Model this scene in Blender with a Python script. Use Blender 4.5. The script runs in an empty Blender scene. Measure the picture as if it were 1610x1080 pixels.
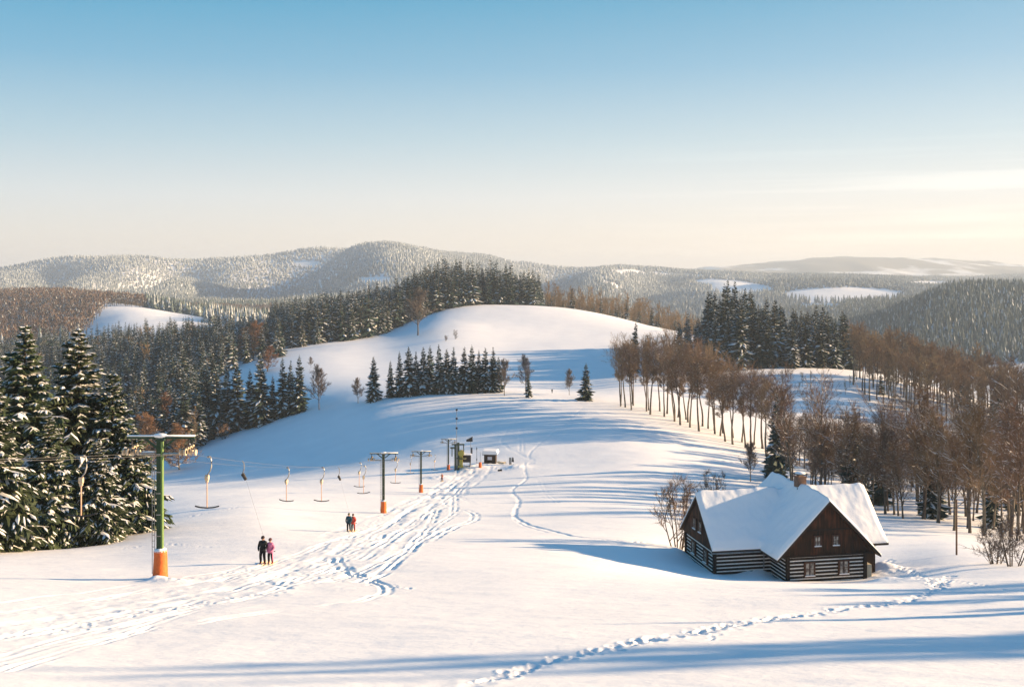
import bpy, math, random
import numpy as np
from math import pi, sin, cos, tan, radians, sqrt
rng = np.random.default_rng(7)
random.seed(7)
F = 1565.0; CX = 805.0; HY = 430.0          # focal length and horizon of the view, in photograph pixels
sc = bpy.context.scene
COL = sc.collection
SUN_EL, SUN_AZ = 13.0, 78.0                  # azimuth measured clockwise from +Y

# ------------------------------------------------------------------ noise
def _hash(ix, iy, seed):
    n = (ix.astype(np.int64) * 374761393 + iy.astype(np.int64) * 668265263 + seed * 974634777) & 0xffffffff
    n = ((n ^ (n >> 13)) * 1274126177) & 0xffffffff
    n = n ^ (n >> 16)
    return (n & 0xffff) / 32767.5 - 1.0
def noise(x, y, seed=0):
    x = np.asarray(x, float); y = np.asarray(y, float)
    ix = np.floor(x); iy = np.floor(y); fx = x - ix; fy = y - iy
    fx = fx*fx*fx*(fx*(fx*6-15)+10); fy = fy*fy*fy*(fy*(fy*6-15)+10)
    a = _hash(ix, iy, seed); b = _hash(ix+1, iy, seed); c = _hash(ix, iy+1, seed); d = _hash(ix+1, iy+1, seed)
    return (a*(1-fx)+b*fx)*(1-fy) + (c*(1-fx)+d*fx)*fy
def fbm(x, y, seed=0, oct=4):
    s = 0; a = 1.0
    for o in range(oct):
        s = s + a*noise(x*2**o, y*2**o, seed+o*17); a *= 0.5
    return s
def sstep(a, b, x):
    t = np.clip((x-a)/(b-a), 0, 1); return t*t*(3-2*t)

# ------------------------------------------------------------------ terrain heights
COLS = [-400, 0, 100, 200, 300, 400, 500, 600, 700, 800, 900, 1000, 1100, 1200, 1300, 1400, 1500, 1610, 2000]
ROWS = {
 22:  [1100,1105,1110,1113,1113,1113,1113,1113,1113,1113,1113,1113,1113,1113,1113,1113,1113,1113,1113],
 40:  [960, 962, 964, 966, 966, 966, 966, 966, 966, 966, 966, 966, 966, 966, 966, 966, 966, 966, 966],
 57:  [900, 905, 907, 908, 907, 905, 905, 905, 905, 905, 907, 911, 916, 918, 919, 919, 916, 912, 900],
 66:  [885, 888, 888, 888, 885, 883, 883, 883, 884, 885, 888, 901, 913, 918, 917, 915, 908, 899, 890],
 78:  [873, 873, 872, 869, 862, 859, 858, 859, 861, 863, 867, 880, 903, 912, 914, 908, 890, 885, 880],
 88:  [870, 866, 862, 855, 846, 842, 844, 846, 848, 849, 851, 855, 874, 888, 895, 888, 874, 875, 880],
 100: [868, 862, 855, 842, 830, 826, 832, 835, 835, 835, 835, 838, 848, 862, 872, 868, 860, 868, 878],
 136: [850, 845, 835, 815, 800, 794, 800, 805, 806, 806, 804, 804, 812, 824, 834, 838, 842, 850, 870],
 170: [830, 822, 812, 795, 783, 779, 780, 783, 786, 787, 787, 790, 797, 806, 813, 819, 825, 835, 860],
 200: [812, 802, 792, 782, 774, 770, 770, 770, 773, 771, 769, 772, 779, 789, 796, 801, 806, 815, 845],
 250: [795, 790, 785, 778, 770, 760, 750, 744, 741, 735, 731, 730, 738, 751, 762, 768, 773, 780, 800],
 300: [780, 772, 766, 760, 754, 744, 728, 704, 684, 676, 674, 679, 693, 712, 726, 736, 742, 750, 760],
 340: [765, 758, 752, 746, 733, 712, 690, 662, 650, 645, 645, 650, 662, 676, 691, 703, 713, 724, 735],
 375: [750, 742, 735, 728, 708, 684, 655, 630, 621, 620, 624, 628, 640, 649, 657, 669, 681, 698, 710],
 420: [725, 715, 708, 700, 680, 652, 622, 608, 606, 609, 612, 605, 611, 611, 616, 633, 652, 676, 690],
 480: [695, 682, 676, 662, 642, 612, 592, 590, 588, 590, 590, 585, 584, 581, 583, 593, 620, 650, 670],
 560: [660, 648, 638, 622, 603, 572, 560, 560, 552, 555, 555, 556, 550, 560, 580, 600, 625, 650, 660],
 640: [635, 620, 604, 588, 571, 552, 540, 534, 515, 520, 526, 530, 535, 570, 600, 620, 640, 650, 650],
 700: [612, 598, 586, 574, 558, 546, 534, 524, 498, 496, 500, 510, 530, 580, 610, 625, 640, 645, 640],
 760: [594, 580, 570, 558, 545, 540, 528, 515, 485, 482, 487, 505, 535, 585, 610, 620, 630, 635, 630],
 820: [578, 565, 555, 542, 538, 532, 521, 508, 477, 480, 487, 507, 540, 580, 605, 615, 620, 620, 610],
 900: [560, 550, 538, 520, 516, 524, 514, 503, 475, 484, 494, 516, 540, 570, 590, 598, 600, 595, 580],
 1100:[530, 517, 507, 492, 500, 512, 510, 505, 490, 490, 503, 530, 550, 562, 565, 560, 553, 545, 545],
 1300:[500, 487, 480, 479, 496, 508, 507, 503, 495, 495, 508, 535, 545, 548, 543, 520, 492, 492, 505],
 1500:[485, 470, 468, 480, 503, 506, 505, 500, 497, 497, 510, 533, 540, 537, 530, 500, 459, 458, 472],
 1800:[495, 490, 490, 492, 500, 503, 500, 495, 495, 498, 508, 523, 528, 520, 515, 503, 480, 475, 480],
 2300:[480, 476, 476, 477, 482, 485, 480, 480, 480, 485, 490, 500, 500, 495, 482, 478, 474, 472, 470],
 2700:[466, 462, 460, 462, 465, 465, 465, 465, 468, 470, 473, 480, 466, 458, 456, 458, 462, 464, 462],
 3300:[450, 447, 442, 444, 446, 438, 436, 438, 441, 450, 448, 446, 443, 443, 448, 452, 457, 457, 455],
 4000:[434, 436, 422, 421, 428, 413, 402, 403, 409, 419, 427, 422, 430, 438, 442, 446, 450, 450, 448],
 4500:[424, 429, 413, 407, 417, 405, 393, 394, 400, 411, 422, 417, 426, 437, 441, 443, 444, 444, 442],
 5200:[432, 434, 427, 427, 427, 420, 412, 412, 417, 424, 427, 428, 430, 436, 438, 440, 440, 440, 440],
 6500:[432]*11 + [434, 434, 436, 437, 438, 438, 438, 438],
 9000:[430]*10 + [430, 427, 423, 416, 406, 406, 411, 418, 416],
 12000:[432]*19, 16000:[434]*19}
ys = np.array(sorted(ROWS)); lys = np.log(ys)
Ztab = np.array([[-(ROWS[y][c]-HY)/F*y for y in ys] for c in range(len(COLS))])
def pchip(x, y, xn):                               # rows of y interpolated along the last axis
    h = np.diff(x); d = np.diff(y, axis=-1)/h
    m = np.zeros_like(y)
    a, b = d[..., :-1], d[..., 1:]
    w1 = 2*h[1:]+h[:-1]; w2 = h[1:]+2*h[:-1]
    with np.errstate(divide='ignore', invalid='ignore'):
        m[..., 1:-1] = np.where(a*b > 0, (w1+w2)/(w1/a+w2/b), 0)
    cm = np.zeros_like(y); cm[..., 1:-1] = (a*h[1:]+b*h[:-1])/(h[1:]+h[:-1])
    m[..., 1:-1] = 0.35*m[..., 1:-1]+0.65*cm[..., 1:-1]
    m[..., 0] = d[..., 0]; m[..., -1] = d[..., -1]
    k = np.clip(np.searchsorted(x, xn)-1, 0, len(x)-2)
    t = (xn-x[k])/h[k]; t2 = t*t; t3 = t2*t
    return (y[..., k]*(2*t3-3*t2+1) + m[..., k]*h[k]*(t3-2*t2+t) + y[..., k+1]*(3*t2-2*t3) + m[..., k+1]*h[k]*(t3-t2))
FL = np.linspace(lys[0], lys[-1], 1400); FP = np.arange(-400, 2001, 5.0)
Zf = pchip(lys, Ztab, FL)                          # cols x FL
Zf = pchip(np.array(COLS, float), Zf.T.copy(), FP)  # FL x FP
def blur(A, n, axis):
    k = np.ones(n)/n
    P = np.pad(A, [(n//2, n//2) if i == axis else (0, 0) for i in range(2)], mode='edge')
    return np.apply_along_axis(lambda v: np.convolve(v, k, 'valid'), axis, P)
Zf = blur(blur(Zf, 9, 1), 7, 1)
Zf = blur(Zf, 9, 0)
def table(X, Y):
    X = np.asarray(X, float); Y = np.asarray(Y, float)
    Yc = np.clip(Y, 23.0, 15900)
    px = np.clip(CX + X/np.maximum(Yc, 23)*F, -399, 1999)
    a = (np.log(Yc)-FL[0])/(FL[1]-FL[0]); b = (px+400)/5.0
    ia = np.clip(a.astype(int), 0, len(FL)-2); ib = np.clip(b.astype(int), 0, len(FP)-2)
    fa = a-ia; fb = b-ib
    z = (Zf[ia, ib]*(1-fb)+Zf[ia, ib+1]*fb)*(1-fa) + (Zf[ia+1, ib]*(1-fb)+Zf[ia+1, ib+1]*fb)*fa
    return z + np.where(Y < 23, (23-np.maximum(Y, -200))*0.21, 0)
def und(X, Y):
    r = 0.10*fbm(X/14, Y/9, 3, 2)*sstep(20, 40, Y) + 0.35*noise(X/45, Y/38, 5)*sstep(60, 160, Y)
    r = r + 1.0*noise(X/120, Y/110, 6)*sstep(400, 900, Y)
    far = sstep(1500, 3000, Y)
    rid = 1-np.abs(noise(X/520+.3, Y/800, 8))*2
    r = r + far*(13*rid + 14*noise(X/300, Y/380, 9) + 5*noise(X/120, Y/140, 10))
    px = CX+X/np.maximum(Y, 1)*F
    for pts, dz, w_ in RELIEF:
        c = np.interp(Y, [p[1] for p in pts], [p[0] for p in pts])
        m = sstep(pts[0][1]-350, pts[0][1]+250, Y)*(1-sstep(pts[-1][1]-150, pts[-1][1]+500, Y))
        r = r + dz*m*np.exp(-((px-c)/w_)**2)
    return r
RELIEF = [([(415, 2700), (408, 3400), (440, 4000), (500, 4300)], -175, 105), ([(600, 2800), (625, 3300), (560, 3800)], 80, 110), ([(180, 2900), (200, 3500), (300, 4100)], -110, 60),
          ([(270, 2900), (290, 3400), (330, 4000)], 60, 50), ([(850, 2800), (875, 4200)], -80, 60), ([(925, 2700), (950, 4000)], 34, 55), ([(1040, 3000), (1040, 4000)], -45, 55), ([(60, 2500), (90, 4000)], -50, 50)]
def H(X, Y): return table(X, Y) + und(X, Y)
def at(px, py, y0=20.0, y1=14000):                 # where the view line of a photograph pixel first meets the ground
    Y = np.exp(np.linspace(math.log(y0), math.log(y1), 5000))
    g = -(py-HY)/F*Y - H((px-CX)/F*Y, Y)
    k = np.nonzero(g <= 0)[0]
    if len(k) == 0: return None
    k = k[0]
    if k == 0: Yv = Y[0]
    else: t = g[k-1]/(g[k-1]-g[k]); Yv = Y[k-1]*(1-t)+Y[k]*t
    X = (px-CX)/F*Yv
    return np.array([X, Yv, float(H(X, Yv))])
# horizon buffer for leaving out what can never be seen
_PY = HY - (Zf + und((FP[None, :]-CX)/F*np.exp(FL)[:, None], np.exp(FL)[:, None]+0*FP[None, :]))/np.exp(FL)[:, None]*F
_RUN = np.minimum.accumulate(_PY, axis=0)
def visible(X, Y, h, margin=10.0, slack=0.97):
    z = H(X, Y)+h
    py = HY - z/Y*F; px = CX+X/Y*F
    ia = np.clip(((np.log(Y*slack)-FL[0])/(FL[1]-FL[0])).astype(int), 0, len(FL)-1)
    ib = np.clip(((px+400)/5).astype(int), 0, len(FP)-1)
    return (py < _RUN[ia, ib]+margin) & (px > -60) & (px < 1670)

# ------------------------------------------------------------------ mesh helpers
class Acc:
    def __init__(s): s.v = []; s.f = []; s.n = 0
    def add(s, V, Fc, m=0):
        V = np.asarray(V, float).reshape(-1, 3); Fc = np.asarray(Fc, np.int64)
        if len(V) == 0 or len(Fc) == 0: return
        s.v.append(V); s.f.append((Fc+s.n, np.broadcast_to(np.asarray(m), (len(Fc),)).copy())); s.n += len(V)
    def arrays(s):
        return np.concatenate(s.v), s.f
    def mesh(s, name, mats, smooth=False):
        V = np.concatenate(s.v); me = bpy.data.meshes.new(name)
        me.vertices.add(len(V)); me.vertices.foreach_set('co', V.astype(np.float32).ravel())
        loops = np.concatenate([f.ravel() for f, _ in s.f])
        tot = np.concatenate([np.full(len(f), f.shape[1]) for f, _ in s.f])
        mi = np.concatenate([m for _, m in s.f])
        me.loops.add(len(loops)); me.loops.foreach_set('vertex_index', loops.astype(np.int32))
        me.polygons.add(len(tot)); me.polygons.foreach_set('loop_start', np.concatenate([[0], np.cumsum(tot)[:-1]]).astype(np.int32))
        me.polygons.foreach_set('material_index', mi.astype(np.int32))
        me.polygons.foreach_set('use_smooth', np.full(len(tot), bool(smooth)))
        for m in (mats if isinstance(mats, (list, tuple)) else [mats]): me.materials.append(m)
        me.update(calc_edges=True)
        return me
    def obj(s, name, mats, parent=None, smooth=False, **kw):
        return link(name, s.mesh(name, mats, smooth), parent, **kw)
    def box(s, x0, x1, y0, y1, z0, z1, m=0):
        V = [(x, y, z) for z in (z0, z1) for y in (y0, y1) for x in (x0, x1)]
        s.add(V, [(0,2,3,1), (4,5,7,6), (0,1,5,4), (2,6,7,3), (0,4,6,2), (1,3,7,5)], m); return s
    def tube(s, P, R, n=8, m=0, cap=True):
        P = np.asarray(P, float); R = np.broadcast_to(np.asarray(R, float), (len(P),))
        T = np.gradient(P, axis=0); T /= np.linalg.norm(T, axis=1)[:, None]+1e-9
        up = np.array([0, 0, 1.0]) if abs(T[0][2]) < .8 else np.array([1.0, 0, 0])
        A = np.cross(T, up); A /= np.linalg.norm(A, axis=1)[:, None]+1e-9; B = np.cross(T, A)
        th = np.arange(n)/n*2*pi
        V = P[:, None]+R[:, None, None]*(np.cos(th)[None, :, None]*A[:, None]+np.sin(th)[None, :, None]*B[:, None])
        i = np.arange(len(P)-1)[:, None]*n; j = np.arange(n)[None]; k = (j+1) % n
        Fc = np.stack([i+j, i+k, i+n+k, i+n+j], -1).reshape(-1, 4)
        s.add(V, Fc, m)
        if cap:
            for e in (0, -1):
                s.add(np.vstack([V[e], P[e]]), [(q, (q+1) % n, n) if e else ((q+1) % n, q, n) for q in range(n)], m)
        return s
    def prism(s, poly, y0, y1, m=0, axis='y'):      # polygon in xz swept along y (axis 'y') or in yz swept along x
        n = len(poly)
        if axis == 'y': V = [(a, y0, b) for a, b in poly]+[(a, y1, b) for a, b in poly]
        else: V = [(y0, a, b) for a, b in poly]+[(y1, a, b) for a, b in poly]
        s.add(V, [(i, (i+1) % n, (i+1) % n+n, i+n) for i in range(n)], m)
        me = np.array(V); c = me[:n].mean(0); d = me[n:].mean(0)
        s.add(np.vstack([me[:n], c]), [((i+1) % n, i, n) for i in range(n)], m)
        s.add(np.vstack([me[n:], d]), [(i, (i+1) % n, n) for i in range(n)], m); return s
    def ball(s, c, r, m=0, nu=10, nv=7):
        r = np.broadcast_to(np.asarray(r, float), (3,)); V = []
        for j in range(nv+1):
            a = pi*j/nv
            for i in range(nu): V.append((c[0]+r[0]*sin(a)*cos(2*pi*i/nu), c[1]+r[1]*sin(a)*sin(2*pi*i/nu), c[2]+r[2]*cos(a)))
        s.add(V, [(j*nu+i, (j+1)*nu+i, (j+1)*nu+(i+1) % nu, j*nu+(i+1) % nu) for j in range(nv) for i in range(nu)], m); return s
def props(o, label=None, cat=None, group=None, kind=None):
    if label: o['label'] = label
    if cat: o['category'] = cat
    if group: o['group'] = group
    if kind: o['kind'] = kind
    return o
def link(name, me, parent=None, **kw):
    o = bpy.data.objects.new(name, me); COL.objects.link(o)
    if parent is not None: o.parent = parent
    return props(o, **kw)
def empty(name, loc, rz=0, **kw):
    o = bpy.data.objects.new(name, None); COL.objects.link(o); o.location = loc; o.rotation_euler = (0, 0, rz)
    o.empty_display_size = .3
    return props(o, **kw)
def copy_tree(o, parent=None):
    c = o.copy(); COL.objects.link(c)
    if parent is not None: c.parent = parent
    for k in [x for x in kids.get(o.name, [])]: copy_tree(k, c)
    return c
kids = {}

# ------------------------------------------------------------------ materials
def mat(name, col, rough=.8, vary=None, scale=3.0, stretch=(1, 1, 1), bump=0, bscale=20, metal=0, spec=.3, rand=0, coat=0):
    m = bpy.data.materials.new(name); m.use_nodes = True; nt = m.node_tree; N = nt.nodes; L = nt.links
    b = N['Principled BSDF']; b.inputs['Roughness'].default_value = rough; b.inputs['Metallic'].default_value = metal
    b.inputs['Specular IOR Level'].default_value = spec
    b.inputs['Base Color'].default_value = (*col, 1)
    tc = N.new('ShaderNodeTexCoord'); mp = N.new('ShaderNodeMapping'); mp.inputs['Scale'].default_value = stretch
    L.new(tc.outputs['Object'], mp.inputs['Vector'])
    out = None
    if vary:
        n = N.new('ShaderNodeTexNoise'); n.inputs['Scale'].default_value = scale; n.inputs['Detail'].default_value = 5
        L.new(mp.outputs[0], n.inputs['Vector'])
        r = N.new('ShaderNodeValToRGB'); r.color_ramp.elements[0].position = .35; r.color_ramp.elements[1].position = .65
        r.color_ramp.elements[0].color = (*col, 1); r.color_ramp.elements[1].color = (*vary, 1)
        L.new(n.outputs['Fac'], r.inputs['Fac']); out = r.outputs['Color']
        L.new(out, b.inputs['Base Color'])
    if rand:
        oi = N.new('ShaderNodeObjectInfo'); hs = N.new('ShaderNodeHueSaturation')
        mr = N.new('ShaderNodeMapRange'); mr.inputs['To Min'].default_value = 1-rand; mr.inputs['To Max'].default_value = 1+rand
        L.new(oi.outputs['Random'], mr.inputs['Value']); L.new(mr.outputs[0], hs.inputs['Value'])
        m2 = N.new('ShaderNodeMapRange'); m2.inputs['To Min'].default_value = .5-rand*.06; m2.inputs['To Max'].default_value = .5+rand*.06
        L.new(oi.outputs['Random'], m2.inputs['Value']); L.new(m2.outputs[0], hs.inputs['Hue'])
        if out: L.new(out, hs.inputs['Color'])
        else: hs.inputs['Color'].default_value = (*col, 1)
        L.new(hs.outputs[0], b.inputs['Base Color'])
    if bump:
        n2 = N.new('ShaderNodeTexNoise'); n2.inputs['Scale'].default_value = bscale; n2.inputs['Detail'].default_value = 4
        L.new(mp.outputs[0], n2.inputs['Vector'])
        bp = N.new('ShaderNodeBump'); bp.inputs['Strength'].default_value = bump; bp.inputs['Distance'].default_value = .05
        L.new(n2.outputs['Fac'], bp.inputs['Height']); L.new(bp.outputs[0], b.inputs['Normal'])
    return m
SNOW = (.86, .85, .84)
M = dict(
 snow=mat('snow_on_things', SNOW, .7, bump=.25, bscale=6),
 tsnow=mat('snow_on_branches', (.84, .83, .82), .8),
 needle=mat('spruce_needles', (.012, .028, .022), .75, (.026, .050, .034), .9, rand=.3),
 needleb=mat('spruce_needles_near', (.024, .040, .018), .7, (.058, .076, .032), .7, rand=.2),
 bark=mat('spruce_bark', (.09, .065, .045), .9, (.05, .035, .025), 4, rand=.2),
 beech=mat('beech_bark', (.15, .12, .09), .9, (.06, .045, .035), 3, stretch=(1, 1, .3), rand=.25),
 twig=mat('bare_twigs', (.27, .165, .09), .9, (.155, .11, .075), .5, rand=.25),
 twigg=mat('grey_twigs', (.16, .12, .10), .9, (.10, .08, .065), .5, rand=.25),
 larch=mat('rusty_twigs', (.30, .15, .07), .9, (.20, .12, .065), .5, rand=.2),
 log=mat('dark_log', (.016, .011, .008), .75, (.030, .020, .014), 6, stretch=(.3, .3, 3), bump=.4, bscale=14),
 chink=mat('white_chinking', (.82, .79, .74), .85, (.66, .63, .58), 5),
 slate=mat('dark_roof_edge', (.035, .025, .02), .7, (.06, .04, .03), 5),
 frame=mat('window_frame_wood', (.10, .045, .025), .6, (.06, .03, .02), 8),
 paintw=mat('window_bar_paint', (.34, .30, .25), .6),
 curtain=mat('curtain_cloth', (.50, .45, .38), .9, (.12, .10, .09), 4.5),
 brick=mat('chimney_brick', (.20, .12, .08), .85, (.13, .08, .06), 9),
 stone=mat('foundation_stone', (.22, .21, .20), .9, (.10, .10, .10), 5),
 plaster=mat('cream_plaster', (.55, .48, .35), .9, (.45, .40, .30), 4),
 green=mat('green_paint', (.010, .034, .014), .5, (.016, .046, .018), 6, rand=.1),
 lgreen=mat('light_green_paint', (.12, .20, .05), .5, (.15, .23, .07), 6),
 dgreen=mat('dark_olive_paint', (.045, .055, .03), .6, (.06, .07, .035), 6),
 orange=mat('orange_padding', (.72, .16, .03), .6, (.60, .12, .025), 5, bump=.5, bscale=5),
 steel=mat('galvanised_steel', (.35, .34, .32), .45, (.22, .21, .20), 8, metal=.6),
 black=mat('black_rubber', (.02, .02, .02), .6, (.035, .03, .03), 9),
 wheel=mat('sheave_cream', (.62, .50, .36), .6, (.45, .33, .2), 8),
 yellow=mat('yellow_machine_paint', (.45, .36, .05), .5, (.30, .26, .06), 5),
 rod=mat('pale_orange_rod', (.55, .30, .18), .5, (.62, .40, .28), 5),
 cable=mat('steel_cable', (.16, .15, .14), .5),
 hutwood=mat('hut_wood', (.03, .02, .013), .8, (.05, .03, .02), 5, stretch=(4, 4, .5)),
 skin=mat('skin', (.50, .28, .20), .6), pole=mat('weathered_pole', (.20, .12, .075), .85, (.13, .08, .05), 5, stretch=(1, 1, .2)),
)
def boards():
    m = bpy.data.materials.new('reddish_boards'); m.use_nodes = True; N = m.node_tree.nodes; L = m.node_tree.links
    b = N['Principled BSDF']; b.inputs['Roughness'].default_value = .8; b.inputs['Specular IOR Level'].default_value = .2
    tc = N.new('ShaderNodeTexCoord'); mp = N.new('ShaderNodeMapping'); mp.inputs['Scale'].default_value = (1, 1, .12)
    L.new(tc.outputs['Object'], mp.inputs[0])
    n = N.new('ShaderNodeTexNoise'); n.inputs['Scale'].default_value = 6; n.inputs['Detail'].default_value = 6
    L.new(mp.outputs[0], n.inputs['Vector'])
    n2 = N.new('ShaderNodeTexNoise'); n2.inputs['Scale'].default_value = .7
    L.new(tc.outputs['Object'], n2.inputs['Vector'])
    r = N.new('ShaderNodeValToRGB'); e = r.color_ramp.elements
    e[0].position = .36; e[0].color = (.018, .016, .012, 1); e[1].position = .66; e[1].color = (.12, .045, .024, 1)
    x = e.new(.5); x.color = (.045, .024, .015, 1)
    mx = N.new('ShaderNodeMix'); mx.data_type = 'FLOAT'; mx.inputs[0].default_value = .5
    L.new(n.outputs['Fac'], mx.inputs[2]); L.new(n2.outputs['Fac'], mx.inputs[3])
    L.new(mx.outputs[0], r.inputs['Fac']); L.new(r.outputs[0], b.inputs['Base Color'])
    return m
M['boards'] = boards()
def glass():
    m = mat('window_glass', (.03, .035, .04), .08, spec=.6); return m
M['glass'] = glass()
def ground_mat():
    m = bpy.data.materials.new('snow_ground'); m.use_nodes = True; N = m.node_tree.nodes; L = m.node_tree.links
    b = N['Principled BSDF']; b.inputs['Roughness'].default_value = .75; b.inputs['Specular IOR Level'].default_value = .25
    g = N.new('ShaderNodeNewGeometry'); sp = N.new('ShaderNodeSeparateXYZ'); L.new(g.outputs['Position'], sp.inputs[0])
    n = N.new('ShaderNodeTexNoise'); n.inputs['Scale'].default_value = .12; n.inputs['Detail'].default_value = 6
    L.new(g.outputs['Position'], n.inputs['Vector'])
    r = N.new('ShaderNodeValToRGB'); r.color_ramp.elements[0].position = .3; r.color_ramp.elements[1].position = .7
    r.color_ramp.elements[0].color = (.84, .83, .825, 1); r.color_ramp.elements[1].color = (.885, .875, .865, 1)
    L.new(n.outputs['Fac'], r.inputs['Fac'])
    # dark woods on the farthest ridge
    nf = N.new('ShaderNodeTexNoise'); nf.inputs['Scale'].default_value = .0016; nf.inputs['Detail'].default_value = 7
    mpf = N.new('ShaderNodeMapping'); mpf.inputs['Scale'].default_value = (1, .5, 4); L.new(g.outputs['Position'], mpf.inputs[0])
    L.new(mpf.outputs[0], nf.inputs['Vector'])
    rf = N.new('ShaderNodeValToRGB'); rf.color_ramp.elements[0].position = .55; rf.color_ramp.elements[1].position = .62
    rf.color_ramp.elements[0].color = (.20, .19, .17, 1); rf.color_ramp.elements[1].color = (.8, .8, .8, 1)
    L.new(nf.outputs['Fac'], rf.inputs['Fac'])
    fr = N.new('ShaderNodeMapRange'); fr.inputs['From Min'].default_value = 5300; fr.inputs['From Max'].default_value = 6500
    L.new(sp.outputs['Y'], fr.inputs['Value'])
    mx = N.new('ShaderNodeMix'); mx.data_type = 'RGBA'; L.new(fr.outputs[0], mx.inputs[0])
    L.new(r.outputs[0], mx.inputs[6]); L.new(rf.outputs[0], mx.inputs[7]); L.new(mx.outputs[2], b.inputs['Base Color'])
    mp = N.new('ShaderNodeMapping'); mp.inputs['Scale'].default_value = (1, 2.2, 1); L.new(g.outputs['Position'], mp.inputs[0])
    nb = N.new('ShaderNodeTexNoise'); nb.inputs['Scale'].default_value = 1.9; nb.inputs['Detail'].default_value = 6; nb.inputs['Roughness'].default_value = .62
    L.new(mp.outputs[0], nb.inputs['Vector'])
    bp = N.new('ShaderNodeBump'); bp.inputs['Strength'].default_value = .6; bp.inputs['Distance'].default_value = .06
    L.new(nb.outputs['Fac'], bp.inputs['Height']); L.new(bp.outputs[0], b.inputs['Normal'])
    return m

# ------------------------------------------------------------------ the ground, one sheet with ski tracks and footprints pressed in
def densify(P, step, wob=0.0, seed=0):
    P = np.asarray(P, float)
    d = np.r_[0, np.cumsum(np.linalg.norm(np.diff(P, axis=0), axis=1))]
    t = np.arange(0, d[-1], step)
    k = np.clip(np.searchsorted(d, t, 'right')-1, 0, len(P)-2); u = ((t-d[k])/np.maximum(d[k+1]-d[k], 1e-6))[:, None]
    p0 = P[np.maximum(k-1, 0)]; p1 = P[k]; p2 = P[k+1]; p3 = P[np.minimum(k+2, len(P)-1)]
    Q = .5*((2*p1)+(-p0+p2)*u+(2*p0-5*p1+4*p2-p3)*u*u+(-p0+3*p1-3*p2+p3)*u**3)
    if wob: Q = Q + wob*np.stack([noise(t/2.2, 0*t, seed), noise(t/2.2, 0*t+9, seed+5)], 1)
    return Q
def px_path(pts): return np.array([at(x, y)[:2] for x, y in pts])
TR = [  # (pixels of the track on the photograph, rut half width m, depth m, second rut offset m)
 ([(917,640),(893,662),(867,683),(832,713),(840,724)], .35, .22, 0),
 ([(825,727),(825,740),(827,754),(806,769),(816,787),(810,811),(828,824),(867,834),(906,843),(959,848),(1000,852),(1062,857)], .34, .24, .0),
 ([(824,730),(822,742),(824,756),(802,770),(813,789),(806,812),(826,827),(862,837)], .18, .14, 0),
 ([(817,659),(817,709)], .3, .16, 0), ([(821,659),(823,709)], .3, .16, 0),
 ([(812,659),(789,690),(797,703),(815,712),(832,722)], .4, .16, 0), ([(784,662),(757,684)], .4, .14, 0),
 ([(726,732),(716,748),(690,769),(658,790),(635,807),(590,836)], .30, .20, 0),
 ([(731,757),(714,777),(711,790),(711,808)], .30, .22, .7), ([(718,758),(697,779),(703,795),(711,797)], .26, .2, 0),
 ([(716,779),(743,792)], .25, .16, .6), ([(718,799),(737,805),(742,813),(731,821),(705,829),(666,850)], .26, .22, .8),
 ([(684,800),(671,826),(655,845)], .24, .2, .6), ([(695,797),(669,805),(653,821),(627,834),(590,860),(555,880)], .25, .2, .6),
 ([(720,800),(663,837),(645,857),(619,878),(596,897),(560,915)], .22, .2, .55), ([(668,838),(650,855),(600,880),(540,905),(500,915)], .2, .16, .5),
 ([(536,876),(548,900),(575,912),(600,925),(564,943),(437,959),(318,975),(150,1000),(0,1038),(-60,1050)], .17, .15, .45),
 ([(532,888),(508,900),(397,935),(278,959),(99,999),(0,1031)], .19, .15, .5),
 ([(700,830),(640,864),(604,892),(576,904),(548,893),(536,876)], .2, .18, .45),
 ([(381,890),(318,903),(199,921),(0,946),(-60,952)], .2, .12, 0), ([(550,842),(470,868),(400,892),(330,912),(240,925),(100,948),(0,962)], .22, .14, .5),
 ([(230,985),(99,1023),(0,1055)], .16, .14, .4), ([(420,935),(330,952),(200,990),(80,1012),(0,1020)], .15, .12, .4),
 ([(640,800),(600,830),(550,862),(480,890),(420,905),(330,935),(180,965),(0,1000)], .25, .13, .6),
 ([(760,742),(735,755),(700,785),(668,805),(615,840),(560,865)], .3, .14, .8),
 ([(925,770),(960,785),(1010,797),(1050,803)], .18, .1, 0), ([(845,754),(855,775),(870,790)], .2, .12, .9),
 ([(612,843),(575,860),(505,893),(440,916)], .2, .18, .5), ([(480,902),(455,893),(440,905),(420,912),(455,925)], .25, .14, 0),
 ([(1380,812),(1430,826),(1475,832),(1540,838)], .14, .1, 0), ([(650,690),(600,700),(545,716),(470,722)], .25, .1, 0),
 ([(180,893),(210,892),(402,887)], .12, .07, 0), ([(320,872),(440,855),(540,846)], .12, .07, 0),  # first rut: shadow line left of the near riders, pressed in as relief
 ([(930,880),(990,874),(1060,882)], .3, .08, 0), ([(890,760),(850,745),(835,735)], .2, .1, 0)]
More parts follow.
